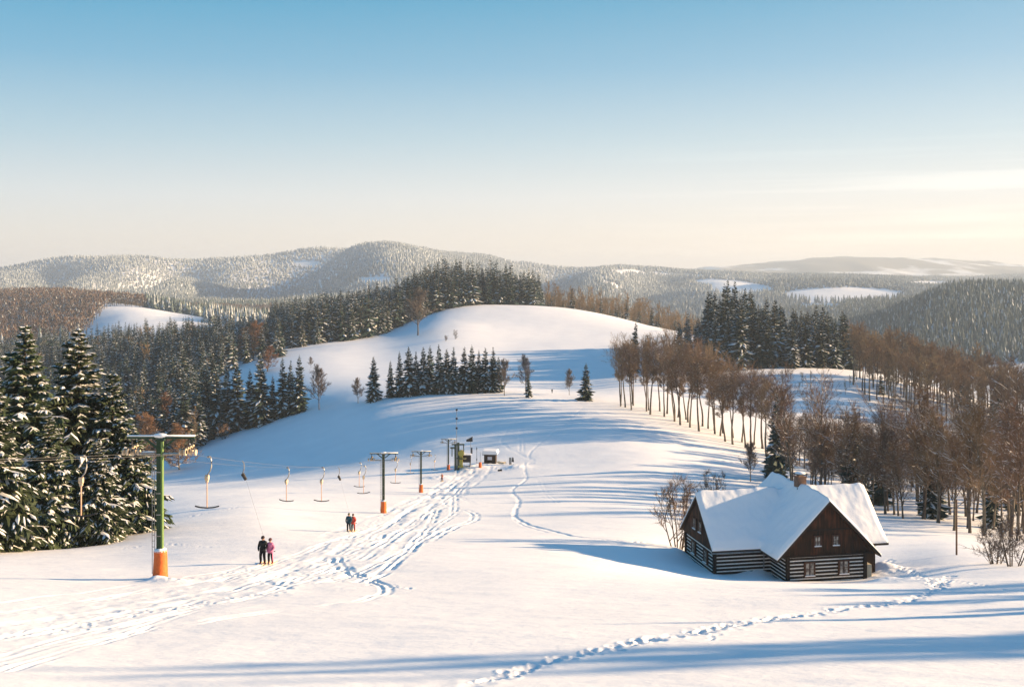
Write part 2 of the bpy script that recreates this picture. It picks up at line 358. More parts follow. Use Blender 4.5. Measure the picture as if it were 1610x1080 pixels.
def make_ground():
    yr = np.concatenate([np.linspace(-60, 17, 16), np.exp(np.linspace(math.log(18.5), math.log(390), 800)),
                         np.exp(np.linspace(math.log(390), math.log(11500), 261))[1:]])
    a = np.linspace(-1, 1, 861); b = np.linspace(0, 1, 41)[1:]**1.6
    inner = (.545*np.maximum(yr, 12)+3)[:, None]*a[None]
    ext = (1.2*np.maximum(yr, 0)+90)[:, None]*b[None]
    X = np.concatenate([inner[:, :1]-ext[:, ::-1], inner, inner[:, -1:]+ext], 1)
    Y = np.repeat(yr[:, None], X.shape[1], 1)
    Z = H(X, Y)
    near = (Y < 400)
    D = np.zeros_like(Z)
    # wind texture of the snow, groomed-out roughness along the lift track
    D += near*(.020*fbm(X/2.4, Y/1.0, 31, 3)+.022*np.maximum(fbm(X/7, Y/2.2, 33, 3), 0)**1.5)*sstep(15, 25, Y)
    lane = px_path([(-80, 985), (60, 975), (250, 945), (400, 915), (540, 868), (640, 815), (715, 765), (760, 735), (800, 728)])
    lane = densify(lane, 1.0)
    lm = np.zeros_like(Z)
    r1 = np.nonzero((yr > 18) & (yr < 290))[0]
    for p in lane[::3]:
        w = 3.2 + (1.4 if p[1] < 110 else 0)
        k = r1[np.abs(yr[r1]-p[1]) < w*2.5]
        if len(k) == 0: continue
        q = np.exp(-(((X[k]-p[0])**2+(Y[k]-p[1])**2)/w**2))
        lm[k] = np.maximum(lm[k], q)
    cl = np.clip(fbm(X/.55, Y/.7, 41, 3), -.3, 2)
    D += lm*(.022*cl + .03*fbm(X/1.3, Y/1.7, 43, 3) - .05)
    # mounds by the cottage and hut
    for (px, py, w, hgt, s) in [(1402, 903, 2.4, .4, 1), (1388, 898, 1.2, .7, 2), (1430, 915, 2.0, .28, 3), (1185, 905, 1.6, .75, 4), (1395, 915, 1.3, .4, 6),
                                (765, 733, 4.0, .5, 5), (735, 738, 4, .9, 7), (690, 752, 4, .6, 9), (812, 735, 3, .5, 8), (250, 913, .7, .28, 11), (275, 914, .9, .15, 12), (1060, 868, 1.5, .4, 13)]:
        c = at(px, py)
        k = r1[np.abs(yr[r1]-c[1]) < w*3]
        q = np.exp(-(((X[k]-c[0])**2+(Y[k]-c[1])**2)/w**2))
        D[k] += q*hgt*(1+.22*fbm(X[k]/.9, Y[k]/.9, s, 3))
    def press(P, w, depth, rim=.16, shape=2, wv=None, even=0.0):
        dist = {}
        y0, y1 = P[:, 1].min()-3*w, P[:, 1].max()+3*w
        rows = np.nonzero((yr > y0) & (yr < y1))[0]
        if len(rows) == 0: return
        best = np.full((len(rows), X.shape[1]), 9.0)
        for i, p in enumerate(P):
            ww = w if wv is None else w*wv[i]
            lo, hi = np.searchsorted(yr[rows], [p[1]-2.8*ww, p[1]+2.8*ww])
            if hi <= lo: continue
            xs0 = X[rows[lo]]
            c0, c1 = np.searchsorted(xs0, [p[0]-3.2*ww-.1, p[0]+3.2*ww+.1]); c0 = max(c0-2, 0); c1 += 2
            sub = np.s_[rows[lo]:rows[hi-1]+1, c0:c1]
            r = np.hypot(X[sub]-p[0], Y[sub]-p[1])/ww
            best[lo:hi, c0:c1] = np.minimum(best[lo:hi, c0:c1], r)
        sub = np.s_[rows[0]:rows[-1]+1]
        n = np.clip(.62+.75*fbm(X[sub]*.55, Y[sub]*.45, 77, 2), .08, 1.25)*(1-even)+even
        D[sub] += n*(-depth*np.exp(-best**(shape*1.5)) + depth*rim*np.exp(-((best-1.55)/.45)**2))
    for i, (pts, w, dep, off) in enumerate(TR):
        P = densify(px_path(pts), .22, wob=.12, seed=i*3+1)
        press(P, w*.8, dep*(.36 if i < 8 else .42), even=.8 if i < 8 else .15)
        if off:
            T = np.gradient(P, axis=0); T /= np.linalg.norm(T, axis=1)[:, None]+1e-9
            press(P+np.stack([-T[:, 1], T[:, 0]], 1)*off+.05*rng.normal(size=2), w*.9, dep*.42)
    # many fainter tracks side by side down the lane
    RR = np.random.default_rng(12); T0 = np.gradient(lane, axis=0); T0 /= np.linalg.norm(T0, axis=1)[:, None]+1e-9; N0 = np.stack([-T0[:, 1], T0[:, 0]], 1)
    for q in range(18):
        a0 = RR.integers(0, len(lane)-60); a1 = min(len(lane)-1, a0+RR.integers(40, 150)); off = RR.normal(0, 2.1)
        base = lane[a0:a1:6]; o = off+np.cumsum(RR.normal(0, .30, len(base)))
        if len(base) < 4: continue
        P = densify(base+N0[a0:a1:6]*o[:, None], .25, wob=.06, seed=q+50)
        press(P, .11+.0012*P[:, 1].mean(), .05)
        press(P+N0[a0]*.42, .11+.0012*P[:, 1].mean(), .05)
    # footprints
    foot = [([(1495,905),(1478,917),(1468,928),(1440,940),(1390,950),(1330,957),(1215,972),(1090,993),(960,1017),(860,1042),(790,1062),(690,1092)], 3, .16, .17, .32),
            ([(1480,922),(1440,905),(1405,892),(1398,880)], 3, .17, .16, .4), ([(1490,912),(1540,920),(1600,930)], 2, .13, .12, .3), ([(1475,925),(1520,932),(1580,934)], 2, .13, .1, .4),
            ([(1120,1005),(1117,985)], 2, .1, .1, .15), ([(640,925),(500,905),(430,898),(380,905)], 2, .14, .12, .5),
            ([(262,915),(330,905),(400,893)], 3, .14, .1, .4), ([(555,838),(600,812),(650,785),(700,755)], 2, .16, .14, .6),
            ([(1040,856),(1000,851),(940,848)], 3, .16, .14, .25), ([(195,862),(250,856),(330,860)], 2, .12, .10, .5),
            ([(300,812),(360,800),(420,790)], 2, .16, .12, .6), ([(0,1000),(120,985),(230,960),(330,945),(430,930)], 3, .12, .1, .8), ([(760,735),(800,738),(835,728)], 3, .22, .15, .8)]
    for i, (pts, k, w, dep, spread) in enumerate(foot):
        P = densify(px_path(pts), .42, seed=i)
        if i == 0: press(P+.12*rng.normal(size=P.shape), .34, .045, even=.3); press(P+.25*rng.normal(size=P.shape), .2, .04)
        for q in range(k):
            Q = P + rng.normal(size=P.shape)*spread*.6
            m = rng.random(len(Q)) < .8
            for p in Q[m]:
                press(np.array([p, p+rng.normal(size=2)*.05]), w*rng.uniform(.6, 1.1), dep*rng.uniform(.2, .6), rim=.3, even=.9)
    Z = Z + D
    nr, nc = X.shape
    V = np.stack([X, Y, Z], -1).reshape(-1, 3)
    i = (np.arange(nr-1)[:, None]*nc + np.arange(nc-1)[None]).ravel()
    A = Acc(); A.add(V, np.stack([i, i+1, i+nc+1, i+nc], 1))
    return A.obj('ground', ground_mat(), smooth=True, kind='structure', label='open snow covered ground with ski tracks and footprints')
ground = make_ground()

# ------------------------------------------------------------------ spruces
def fronds(A, P0, az, L, el, sag, W, K, drop, jag, m, lift=0.0, s0=0.0, s1=1.0, sharp=.7):
    n = len(az)
    s = np.linspace(s0, s1, K)[None]
    d = np.stack([np.cos(az), np.sin(az)], 1)
    h = L[:, None]*s
    z = L[:, None]*(el[:, None]*s - sag[:, None]*s*s) + lift
    C = np.stack([P0[:, 0:1]+d[:, 0:1]*h, P0[:, 1:2]+d[:, 1:2]*h, P0[:, 2:3]+z], -1)
    t = (s-s0)/(s1-s0)
    w = W[:, None]*np.sin(pi*np.clip(t, .04, .97)**sharp)
    out = []
    for sd in (-1, 1):
        ww = w*(1+jag*rng.uniform(-1, 1, (n, K)))
        E = C.copy(); E[..., 0] += -d[:, 1:2]*ww*sd; E[..., 1] += d[:, 0:1]*ww*sd
        E[..., 2] -= ww*drop*(1+jag*rng.uniform(-1, 1, (n, K))); out.append(E)
    V = np.stack([out[0], C, out[1]], 2).reshape(-1, 3)       # n,K,3
    b = (np.arange(n)[:, None]*K*3 + np.arange(K-1)[None]*3).ravel()
    Fc = np.concatenate([np.stack([b, b+1, b+4, b+3], 1), np.stack([b+1, b+2, b+5, b+4], 1)])
    A.add(V, Fc, m)
def spruce_arrays(h, R, levels, per, K, seed, hero=0, snow=.6, low=.04, snowK=None):
    global rng
    keep = rng; rng = np.random.default_rng(seed)
    T = Acc(); A = Acc()
    T.tube([(0, 0, -.6), (0, 0, h*.5), (0, 0, h*.97)], [h*.013+.05, h*.008+.02, .02], 6 if hero else 4, 0, False)
    t = (np.arange(levels)+.5)/levels; t = low+(1-low)*t**.95
    P, AZ, L, EL, SG = [], [], [], [], []
    for i, tt in enumerate(t):
        k = max(3, int(round(per*(1-.45*tt))))
        a = rng.uniform(0, 2*pi)+np.arange(k)*2*pi/k+rng.normal(0, .18, k)
        prof = (1-tt)**.82*(1-.35*np.exp(-((tt-low)/.08)**2))
        l = (R*prof+.15)*rng.uniform(.62, 1.22, k)*(1+.16*sin(i*1.3+seed))*(1+.15*np.sin(a+seed))
        P.append(np.stack([0*a, 0*a, tt*h+rng.normal(0, h/levels*.35, k)], 1)); AZ.append(a); L.append(l)
        EL.append(-.28+.85*tt**1.5+rng.normal(0, .08, k)); SG.append(rng.uniform(.05, .30, k)*(1-tt*.6))
    P = np.vstack(P); AZ, L, EL, SG = map(np.concatenate, (AZ, L, EL, SG))
    if not hero:
        fronds(A, P, AZ, L, EL, SG, L*.24+.12, K, .75, .45, 0, sharp=.8)
        m = rng.random(len(L)) < snow
        fronds(A, P[m], AZ[m]+rng.normal(0, .08, m.sum()), L[m], EL[m], SG[m], L[m]*.13+.07, snowK or max(3, K-1), .35, .6, 1, lift=.10, s0=.22, s1=1.0)
    else:
        fronds(A, P, AZ, L, EL, SG, L*.10+.05, 5, .7, .4, 0)
        tw = hero
        for sd in (-1, 1):
            for j in range(tw):
                s = .16+.82*(j+rng.uniform(0, .8, len(L)))/tw
                ll = (L*.42*(1-s*.75)+.22)*rng.uniform(.7, 1.25, len(L))
                d = np.stack([np.cos(AZ), np.sin(AZ)], 1)
                Q = np.stack([d[:, 0]*L*s, d[:, 1]*L*s, P[:, 2]+L*(EL*s-SG*s*s)], 1)
                az = AZ+sd*rng.uniform(.55, 1.0, len(L)); e = EL-2*SG*s-rng.uniform(.1, .5, len(L))
                sg = rng.uniform(.1, .5, len(L))
                fronds(A, Q, az, ll, e, sg, ll*.17+.06, 4, 1.1, .5, 0)
                m = rng.random(len(L)) < snow*(.35+.75*s)*.8
                if m.any(): fronds(A, Q[m], az[m], ll[m], e[m], sg[m], ll[m]*.12+.04, 3, .5, .6, 1, lift=.06, s0=.0, s1=.8)
        m = rng.random(len(L)) < snow*.9
        fronds(A, P[m], AZ[m], L[m], EL[m], SG[m], L[m]*.06+.06, 6, .45, .6, 1, lift=.12, s0=.3, s1=1.02)
    rng = keep
    return T, A
SPR = {}
def spruce_set(kind, n, **kw):
    L = []
    for i in range(n):
        T, A = spruce_arrays(seed=100+i*7+len(SPR)*50, **{k: (v[i % len(v)] if isinstance(v, (list, tuple)) else v) for k, v in kw.items()})
        L.append((T, A))
    SPR[kind] = L
spruce_set('hero', 3, h=20.0, R=[4.2, 4.6, 3.8], levels=[38, 40, 37], per=9, K=6, hero=9, snow=[.44, .52, .4])
spruce_set('mid', 5, h=20.0, R=[3.9, 3.5, 4.3, 3.7, 4.0], levels=30, per=10, K=4, snow=[.28, .4, .55, .35, .68])
spruce_set('far', 4, h=20.0, R=[3.9, 3.6, 4.2, 4.0], levels=18, per=8, K=3, snow=[.25, .38, .5, .7], snowK=3)

# ------------------------------------------------------------------ leafless trees
def bare_arrays(h, seed, clear=.45, spread=.5, levels=3, limbs=16, twigs=4, stems=1, tw=.035, snow=.0, wide=1.0, kids2=2.0, droop=0.0, tlen=.9):
    R = np.random.default_rng(seed)
    seg = []; twg = []
    def nrm(v): return v/(np.linalg.norm(v)+1e-9)
    def grow(p, d, L, r, lv):
        n = 3; q = p
        for i in range(n):
            d = nrm(d+R.normal(0, .16, 3)+np.array([0, 0, .10-droop]))
            q2 = q+d*L/n; r2 = r*(1-.25)
            seg.append((q, q2, r, r2, lv)); q = q2; r = r2
            if lv < levels:
                for _ in range(int(kids2+R.random())):
                    ax = nrm(np.cross(d, R.normal(0, 1, 3))); a = R.uniform(.45, .95)
                    grow(q, nrm(d*cos(a)+ax*sin(a)+np.array([0, 0, .12])), L*R.uniform(.42, .66), r*.6, lv+1)
            if lv >= levels-1:
                for _ in range(twigs):
                    ax = nrm(np.cross(d, R.normal(0, 1, 3))); a = R.uniform(.3, 1.0)
                    b = q-d*L/n*R.random()
                    twg.append((b, b+nrm(d*cos(a)+ax*sin(a)+np.array([0, 0, .1]))*R.uniform(.4, 1.0)*tlen))
    for s in range(stems):
        lean = R.normal(0, .02, 3) if stems == 1 else np.array([cos(s*2.4+seed), sin(s*2.4+seed), 0])*R.uniform(.15, .45)
        p = np.array([0, 0, -.5]) + (lean*.8 if stems > 1 else 0)
        hh = h*(1 if stems == 1 else R.uniform(.7, 1)); N = 10
        r0 = h*.011+.03 if stems == 1 else h*.008+.02
        nodes = [p]; d = nrm(np.array([0, 0, 1.0])+lean)
        for i in range(N):
            d = nrm(d+R.normal(0, .035, 3)+np.array([0, 0, .08])); nodes.append(nodes[-1]+d*(hh*.93+.5)/N)
        rr = [r0*(1-.88*(i/N)**1.1) for i in range(N+1)]
        for i in range(N): seg.append((nodes[i], nodes[i+1], rr[i]*(1.25 if i == 0 else 1), rr[i+1], 0))
        nl = max(4, limbs//stems)
        for j in range(nl):
            t = clear+(1-clear)*(j+R.random()*.8)/nl*.97
            k = min(int(t*N), N-1); u = t*N-k
            b = nodes[k]*(1-u)+nodes[k+1]*u
            a = R.uniform(.45, .85)*(1-.35*(t-clear)/(1-clear))*wide; az = j*2.4+R.normal(0, .4)
            shape = sin(pi*min(.98, .22+.78*(1-(t-clear)/(1-clear))**.75)) if clear > .3 else (1-(t-clear)/(1-clear))**.7
            L = h*spread*(.35+.65*max(shape, .1))*.55*R.uniform(.75, 1.15)
            grow(b, np.array([sin(a)*cos(az), sin(a)*sin(az), cos(a)]), L, rr[k]*.5+.01, 1)
    T = Acc(); C = Acc()
    S = np.array([[*a, *b] for a, b, _, _, _ in seg]); r = np.array([[x[2], x[3]] for x in seg]); lv = np.array([x[4] for x in seg])
    def tubes(A, m, n, mi=0):
        P0, P1 = S[m, :3], S[m, 3:]; D = P1-P0; D /= np.linalg.norm(D, axis=1)[:, None]+1e-9
        U = np.cross(D, np.where(np.abs(D[:, 2:]) < .8, [[0, 0, 1.]], [[1., 0, 0]])); U /= np.linalg.norm(U, axis=1)[:, None]; W = np.cross(D, U)
        th = np.arange(n)/n*2*pi
        ring = np.cos(th)[None, :, None]*U[:, None]+np.sin(th)[None, :, None]*W[:, None]
        V = np.concatenate([P0[:, None]+ring*r[m, 0][:, None, None], P1[:, None]+ring*r[m, 1][:, None, None]], 1).reshape(-1, 3)
        b = (np.arange(m.sum())*2*n)[:, None]; j = np.arange(n)[None]; k = (j+1) % n
        A.add(V, np.stack([b+j, b+k, b+n+k, b+n+j], -1).reshape(-1, 4), mi)
    tubes(T, lv == 0, 6)
    if (lv == 1).any(): tubes(T, lv == 1, 4)
    m = lv >= 2
    if m.any():
        r[m] = np.maximum(r[m], tw*.45); tubes(C, m, 3)
    if snow > 0:
        D = S[:, 3:]-S[:, :3]; Ln = np.linalg.norm(D, axis=1); flat = np.abs(D[:, 2])/Ln
        m = (lv >= 1) & (flat < .80) & (R.random(len(S)) < snow)
        P0, P1 = S[m, :3].copy(), S[m, 3:].copy(); w = np.maximum(r[m, 0], .03)*.9
        sd = np.cross(P1-P0, [0, 0, 1.]); sd /= np.linalg.norm(sd, axis=1)[:, None]+1e-9; sd *= w[:, None]
        up = np.zeros_like(P0); up[:, 2] = w*.5
        V = np.stack([P0-sd+up*.6, P0+up*3.2, P0+sd+up*.6, P1-sd+up*.6, P1+up*3.2, P1+sd+up*.6], 1).reshape(-1, 3); b = np.arange(m.sum())*6
        C.add(V, np.concatenate([np.stack([b, b+1, b+4, b+3], 1), np.stack([b+1, b+2, b+5, b+4], 1)]), 1)
    if twg:
        G = np.array([[*a, *b] for a, b in twg]); P0, P1 = G[:, :3], G[:, 3:]
        sd = R.normal(0, 1, P0.shape); sd /= np.linalg.norm(sd, axis=1)[:, None]; sd *= tw*.5
        V = np.stack([P0-sd, P0+sd, P1], 1).reshape(-1, 3); b = np.arange(len(G))*3
        C.add(V, np.stack([b, b+1, b+2], 1), 0)
    return T, C
BARE = {
 'belt': [bare_arrays(18, 11+i, clear=.48, spread=.42, limbs=15, twigs=4, tw=.032, snow=.12) for i in range(5)],
 'wood': [bare_arrays(20, 31+i, clear=[.25, .33, .2, .38, .28][i], spread=.5, limbs=20, twigs=4, tw=.035, snow=.28, wide=.78) for i in range(5)],
 'ridge': [bare_arrays(20, 51+i, clear=.52, spread=.34, limbs=12, twigs=3, tw=.075, levels=3, kids2=1.6, snow=.05) for i in range(4)],
 'solo': [bare_arrays(12, 71+i, clear=.2, spread=.55, limbs=18, twigs=4, tw=.045, snow=.1) for i in range(3)],
 'shrub': [bare_arrays(6, 81+i, clear=.12, spread=.6, limbs=24, twigs=2, stems=6, tw=.028, snow=.15, levels=3, kids2=1.3, tlen=.8) for i in range(2)],
 'larch': [bare_arrays(14, 91+i, clear=.1, spread=.42, limbs=34, twigs=5, tw=.05, snow=.45, wide=1.7, kids2=1.6) for i in range(2)],
}
mesh_cache = {}
def tree_meshes(kind, i, tm):
    key = (kind, i, tm)
    if key not in mesh_cache:
        if kind in SPR:
            T, A = SPR[kind][i]; nm = M['needleb'] if kind == 'hero' else M['needle']
            mesh_cache[key] = (T.mesh('spruce_trunk', M['bark']), A.mesh('spruce_crown', [nm, M['tsnow']]))
        else:
            T, A = BARE[kind][i]
            mesh_cache[key] = (T.mesh('bare_trunk', M['beech']), A.mesh('bare_crown', [M[tm], M['tsnow']]))
    return mesh_cache[key]
REF = dict(hero=20.0, mid=20.0, far=20.0, belt=18.0, wood=20.0, ridge=20.0, solo=12.0, shrub=6.0, larch=14.0)
NAME = dict(hero='spruce_tree', mid='spruce_tree', far='spruce_tree', belt='bare_tree', wood='bare_tree', ridge='bare_tree', solo='bare_tree', shrub='bare_shrub', larch='larch_tree')
def plant(kind, i, X, Y, h, label, group=None, tm='twig', name=None, wide=1.0):
    nm = name or NAME[kind]
    z = float(H(X, Y))-.15
    cat = {'spruce_tree': 'tree', 'bare_tree': 'tree', 'larch_tree': 'tree', 'bare_shrub': 'shrub'}[nm]
    r = empty(nm, (X, Y, z), random.uniform(0, 6.28), label=label, cat=cat, group=group)
    s = h/REF[kind]; r.scale = (s*wide*random.uniform(.93, 1.07), s*wide*random.uniform(.93, 1.07), s)
    r.rotation_euler[0] = random.gauss(0, .012); r.rotation_euler[1] = random.gauss(0, .012)
    t, c = tree_meshes(kind, i % len(SPR.get(kind) or BARE[kind]), tm)
    link('trunk', t, r); link('crown', c, r)
    return r
ORD = ['first', 'second', 'third', 'fourth', 'fifth', 'sixth', 'seventh', 'eighth', 'ninth', 'tenth', 'eleventh', 'twelfth', 'thirteenth', 'fourteenth', 'fifteenth', 'sixteenth']
def put(kind, i, px, base, top, label, y0=20., group=None, tm='twig', name=None, wide=1.0):
    p = at(px, base, y0); h = (base-top)/F*p[1]
    return plant(kind, i, p[0], p[1], h, label, group, tm, name, wide)
n_ind = dict(spruce=0, bare=0)

# big spruces at the left edge
hero = [(35, 862, 515, 0, 'snow laden spruce with thin tip, left one of the two tallest at the left edge'),
        (120, 850, 520, 1, 'dark green spruce with snowy boughs, right one of the two tallest at the left edge'),
        (178, 842, 585, 2, 'shorter spruce of the left edge group, just left of the near green pylon'),
        (-12, 868, 575, 2, 'snow laden spruce cut by the left picture edge'),
        (75, 864, 650, 0, 'low snowy spruce between the two tallest left edge spruces'),
        (150, 856, 690, 1, 'small broad spruce at the foot of the left edge group beside the piste'),
        (208, 838, 668, 0, 'small dark spruce, rightmost of the left edge group')]
for px, b, t, i, lab in hero:
    put('hero', i, px, b, t, lab, group='big snowy spruces at the left edge', wide=1.42 if t < 600 else 1.6); n_ind['spruce'] += 1
# the row on the shoulder of the hill
row = [(613, 625, 566), (627, 624, 552), (643, 623, 545), (655, 621, 552), (665, 620, 545), (676, 619, 543), (690, 619, 541), (702, 619, 548),
       (713, 619, 545), (730, 618, 545), (742, 618, 542), (753, 617, 550), (763, 617, 546), (775, 617, 545), (784, 617, 560)]
for k, (px, b, t) in enumerate(row):
    put('mid', k, px, b, t, f'dark spruce, {ORD[k]} from the left in the close row across the white slope', group='row of dark spruces on the slope', wide=random.uniform(.95, 1.2)); n_ind['spruce'] += 1
put('mid', 2, 587, 631, 560, 'dark spruce standing alone just left of the close row of spruces', wide=1.1)
put('mid', 3, 830, 625, 582, 'small dark spruce in front of a pale leafless tree, right of the row', wide=1.0)
put('solo', 1, 827, 618, 563, 'pale leafless tree rising behind the small dark spruce', tm='twigg', wide=.9)
put('mid', 0, 921, 629, 570, 'bushy lone spruce, rightmost tree on the open slope', wide=1.35)
put('solo', 0, 895, 621, 583, 'small leafless tree just left of the lone spruce', tm='twigg')
put('solo', 2, 793, 622, 568, 'pale leafless tree at the right end of the spruce row', tm='twigg')
put('solo', 0, 563, 634, 597, 'small round leafless tree left of the lone dark spruce', tm='twigg', wide=1.1)
put('solo', 1, 502, 644, 580, 'grey leafless tree standing alone in blue shade right of the spruce wood', tm='twigg', wide=1.0)
put('solo', 2, 657, 527, 458, 'big leafless tree alone on the hill shoulder before the dark wood', tm='twigg', wide=1.2)
put('solo', 1, 489, 578, 562, 'tiny leafless sapling in the shaded hollow', tm='twigg')
put('shrub', 0, 701, 536, 526, 'small round brown bush, left of two on the upper slope', tm='twigg')
put('shrub', 1, 716, 533, 518, 'thin twiggy bush, right of two on the upper slope', tm='twigg', wide=.7)
# front edge of the left wood
edge = [(470, 648, 558), (456, 652, 566), (444, 656, 561), (430, 660, 590), (412, 668, 556), (394, 672, 580), (372, 677, 568), (358, 682, 571), (340, 688, 574), (322, 692, 572), (308, 694, 590), (286, 692, 604)]
for k, (px, b, t) in enumerate(edge):
    put('mid', [0, 3, 1, 0, 4, 0, 2, 1, 4, 2, 1, 4][k], px, b, t, f'tall snow streaked spruce on the right edge of the left wood, {ORD[k]} from the right', y0=200, group='front spruces of the left wood', wide=1.2 if k in (4, 6, 8) else 1.0); n_ind['spruce'] += 1
line = [(499, 541, 502), (475, 545, 503), (458, 547, 499), (436, 551, 498), (418, 553, 500)]
for k, (px, b, t) in enumerate(line):
    put('mid', 4, px, b, t, f'sunlit snowy spruce, {ORD[k]} from the right in the line along the upper snow edge', y0=300, group='sunlit spruces along the upper snow edge', wide=1.25); n_ind['spruce'] += 1
put('larch', 0, 398, 562, 506, 'rusty brown leafless tree left of the sunlit spruce line', y0=300, tm='larch', name='bare_tree', wide=1.5)
put('larch', 1, 420, 584, 545, 'pinkish brown leafless tree above the tallest snowy spruce of the wood edge', y0=300, tm='larch', name='bare_tree', wide=1.6)
put('larch', 1, 382, 560, 515, 'dull brown leafless tree at the upper corner of the left wood', y0=300, tm='larch', name='bare_tree', wide=1.4)
put('larch', 0, 258, 705, 620, 'brown larch with snowy twigs behind the near green pylon', y0=150, tm='larch')
put('larch', 1, 282, 738, 668, 'low snowy branched larch right behind the crossarm of the near green pylon', y0=120, tm='larch', wide=1.5)
put('larch', 0, 236, 745, 650, 'rusty larch between the left edge spruces and the near green pylon', y0=120, tm='larch', wide=1.2)
put('shrub', 0, 352, 690, 664, 'low sunlit shrub at the foot of the left wood', y0=150, tm='larch', wide=1.2)
# by the cottage
put('shrub', 0, 1066, 864, 742, 'big many-stemmed leafless shrub at the left gable of the cottage', y0=60, tm='twig', wide=1.0)
put('shrub', 1, 1120, 800, 738, 'small leafless tree seen over the snowy left roof of the cottage', y0=60, tm='twigg', wide=.9)
put('solo', 2, 1180, 757, 698, 'small leafless tree on open snow behind the cottage, left of the dark wood', y0=60, tm='twigg')
put('shrub', 0, 1592, 890, 800, 'tangled leafless shrub on the snow at the right picture edge', y0=60, tm='twigg', wide=1.2)
put('shrub', 1, 1566, 886, 815, 'low leafless shrub right of the thin brown post', y0=60, tm='twigg', wide=1.3)
# spruces standing among the leafless trees
for px, b, t, i, lab in [(1222, 758, 618, 0, 'dark spruce at the left edge of the leafless wood behind the cottage'), (1207, 752, 700, 3, 'low dark spruce left of the chimney, behind the cottage'),
                         (1345, 800, 640, 1, 'slim spruce inside the leafless wood above the right roof of the cottage'), (998, 586, 505, 0, 'dark spruce top rising above the far left end of the leafless belt'),
                         (1068, 575, 509, 3, 'dark spruce rising behind the middle of the leafless belt'),
                         (1560, 700, 630, 1, 'dark spruce low in the right wood, left of two near the right edge'), (1590, 705, 640, 0, 'dark spruce low in the right wood, right of two near the right edge')]:
    put('mid', i, px, b, t, lab, y0=100, wide=.9); n_ind['spruce'] += 1
big = [(1245, 775, 612, 0), (1290, 792, 625, 1), (1330, 800, 640, 2), (1392, 808, 650, 3), (1452, 816, 618, 4), (1476, 822, 700, 1), (1548, 842, 640, 0), (1600, 850, 640, 2), (1525, 838, 660, 3), (1362, 806, 690, 4), (1420, 815, 705, 2), (1500, 834, 690, 4)]
for k, (px, b, t, i) in enumerate(sorted(big)):
    put('wood', i, px, b, t, f'big snowy limbed leafless tree, {ORD[k]} from the left along the front of the wood', y0=110, group='large leafless trees behind the cottage', wide=1.15); n_ind['bare'] += 1

# ------------------------------------------------------------------ woods scattered over the land
def scatter(x0, x1, y0, y1, sp, jit=.75, seed=1):      # px range, depth range, spacing in metres
    R = np.random.default_rng(seed)
    Yv = np.arange(y0, y1, sp); out = []
    for y in Yv:
        n = int(((x1-x0)/F*y)/sp)+1
        X = (x0-CX)/F*y + (np.arange(n)+.5)*sp + R.uniform(-.5, .5, n)*sp*jit
        out.append(np.stack([X, y+R.uniform(-.5, .5, n)*sp*jit], 1))
    P = np.vstack(out); return P[:, 0], P[:, 1], R
spots = []    # kind, X, Y, h, region
def add_spots(kind, X, Y, h, reg, var=.18, R=rng):
    h = h*np.clip(R.normal(1, var, len(X)), .55, 1.4)
    v = visible(X, Y, h, margin=2.0)
    for a, b, c in zip(X[v], Y[v], h[v]): spots.append((kind, a, b, c, reg))
pxof = lambda X, Y: CX+X/Y*F
# left wood
X, Y, R = scatter(-60, 350, 372, 790, 7.8, seed=2); px = pxof(X, Y)
k = (px < 335+(Y > 540)*95) & ~((px > 120) & (Y > 770)) & (px < np.where(Y < 545, 335, 999))
sel = R.random(len(X)); k1 = k & (sel < .88); add_spots('spruce', X[k1], Y[k1], 20, 'left', R=R); k2 = k & (sel >= .94); add_spots('larch', X[k2], Y[k2], 15, 'left', R=R)
X, Y, R = scatter(335, 432, 575, 780, 8.5, seed=22); add_spots('spruce', X, Y, 18, 'left', R=R)
X, Y, R = scatter(-60, 330, 790, 860, 9, seed=12); px = pxof(X, Y); k = (px < 110) | (R.random(len(X)) < .45); add_spots('spruce', X[k], Y[k], 16, 'left', R=R)
# hilltop wood
X, Y, R = scatter(425, 862, 640, 990, 7.2, seed=3); px = pxof(X, Y)
lim = np.interp(px, [425, 500, 570, 600, 640, 700, 760, 800, 855], [600, 640, 650, 680, 720, 745, 775, 782, 790])
k = (Y > lim) & (px < 852)
add_spots('spruce', X[k], Y[k], np.interp(px[k], [430, 600, 700, 850], [22, 26, 29, 25]), 'hilltop', R=R)
# right clump
X, Y, R = scatter(1105, 1330, 455, 590, 7.8, seed=4); px = pxof(X, Y)
k = Y > np.interp(px, [1100, 1180, 1240, 1330], [478, 476, 482, 505])
add_spots('spruce', X[k], Y[k], np.interp(px[k], [1105, 1160, 1330], [26, 31, 24]), 'clump', R=R)
X, Y, R = scatter(1060, 1110, 470, 600, 10, seed=41); add_spots('spruce', X, Y, 16, 'clump', R=R)
# leafless belt
a = at(968, 636); b = at(1222, 722); n = np.array([b[1]-a[1], a[0]-b[0]]); n = n/np.linalg.norm(n); n *= np.sign(n[1]) if n[1] != 0 else 1
R = np.random.default_rng(5); bx = []
ln = np.linalg.norm((b-a)[:2])
for r_ in range(2):
    for t in np.arange(0, ln, 4.0):
        q = a[:2]+(b-a)[:2]*(t+R.uniform(-2, 2))/ln + n*(r_*6.5+R.uniform(-2.4, 2.4)); bx.append(q)
bx = np.array(bx); k = pxof(bx[:, 0], bx[:, 1]) < 1232
add_spots('belt', bx[k, 0], bx[k, 1], 21, 'belt', var=.1, R=R)
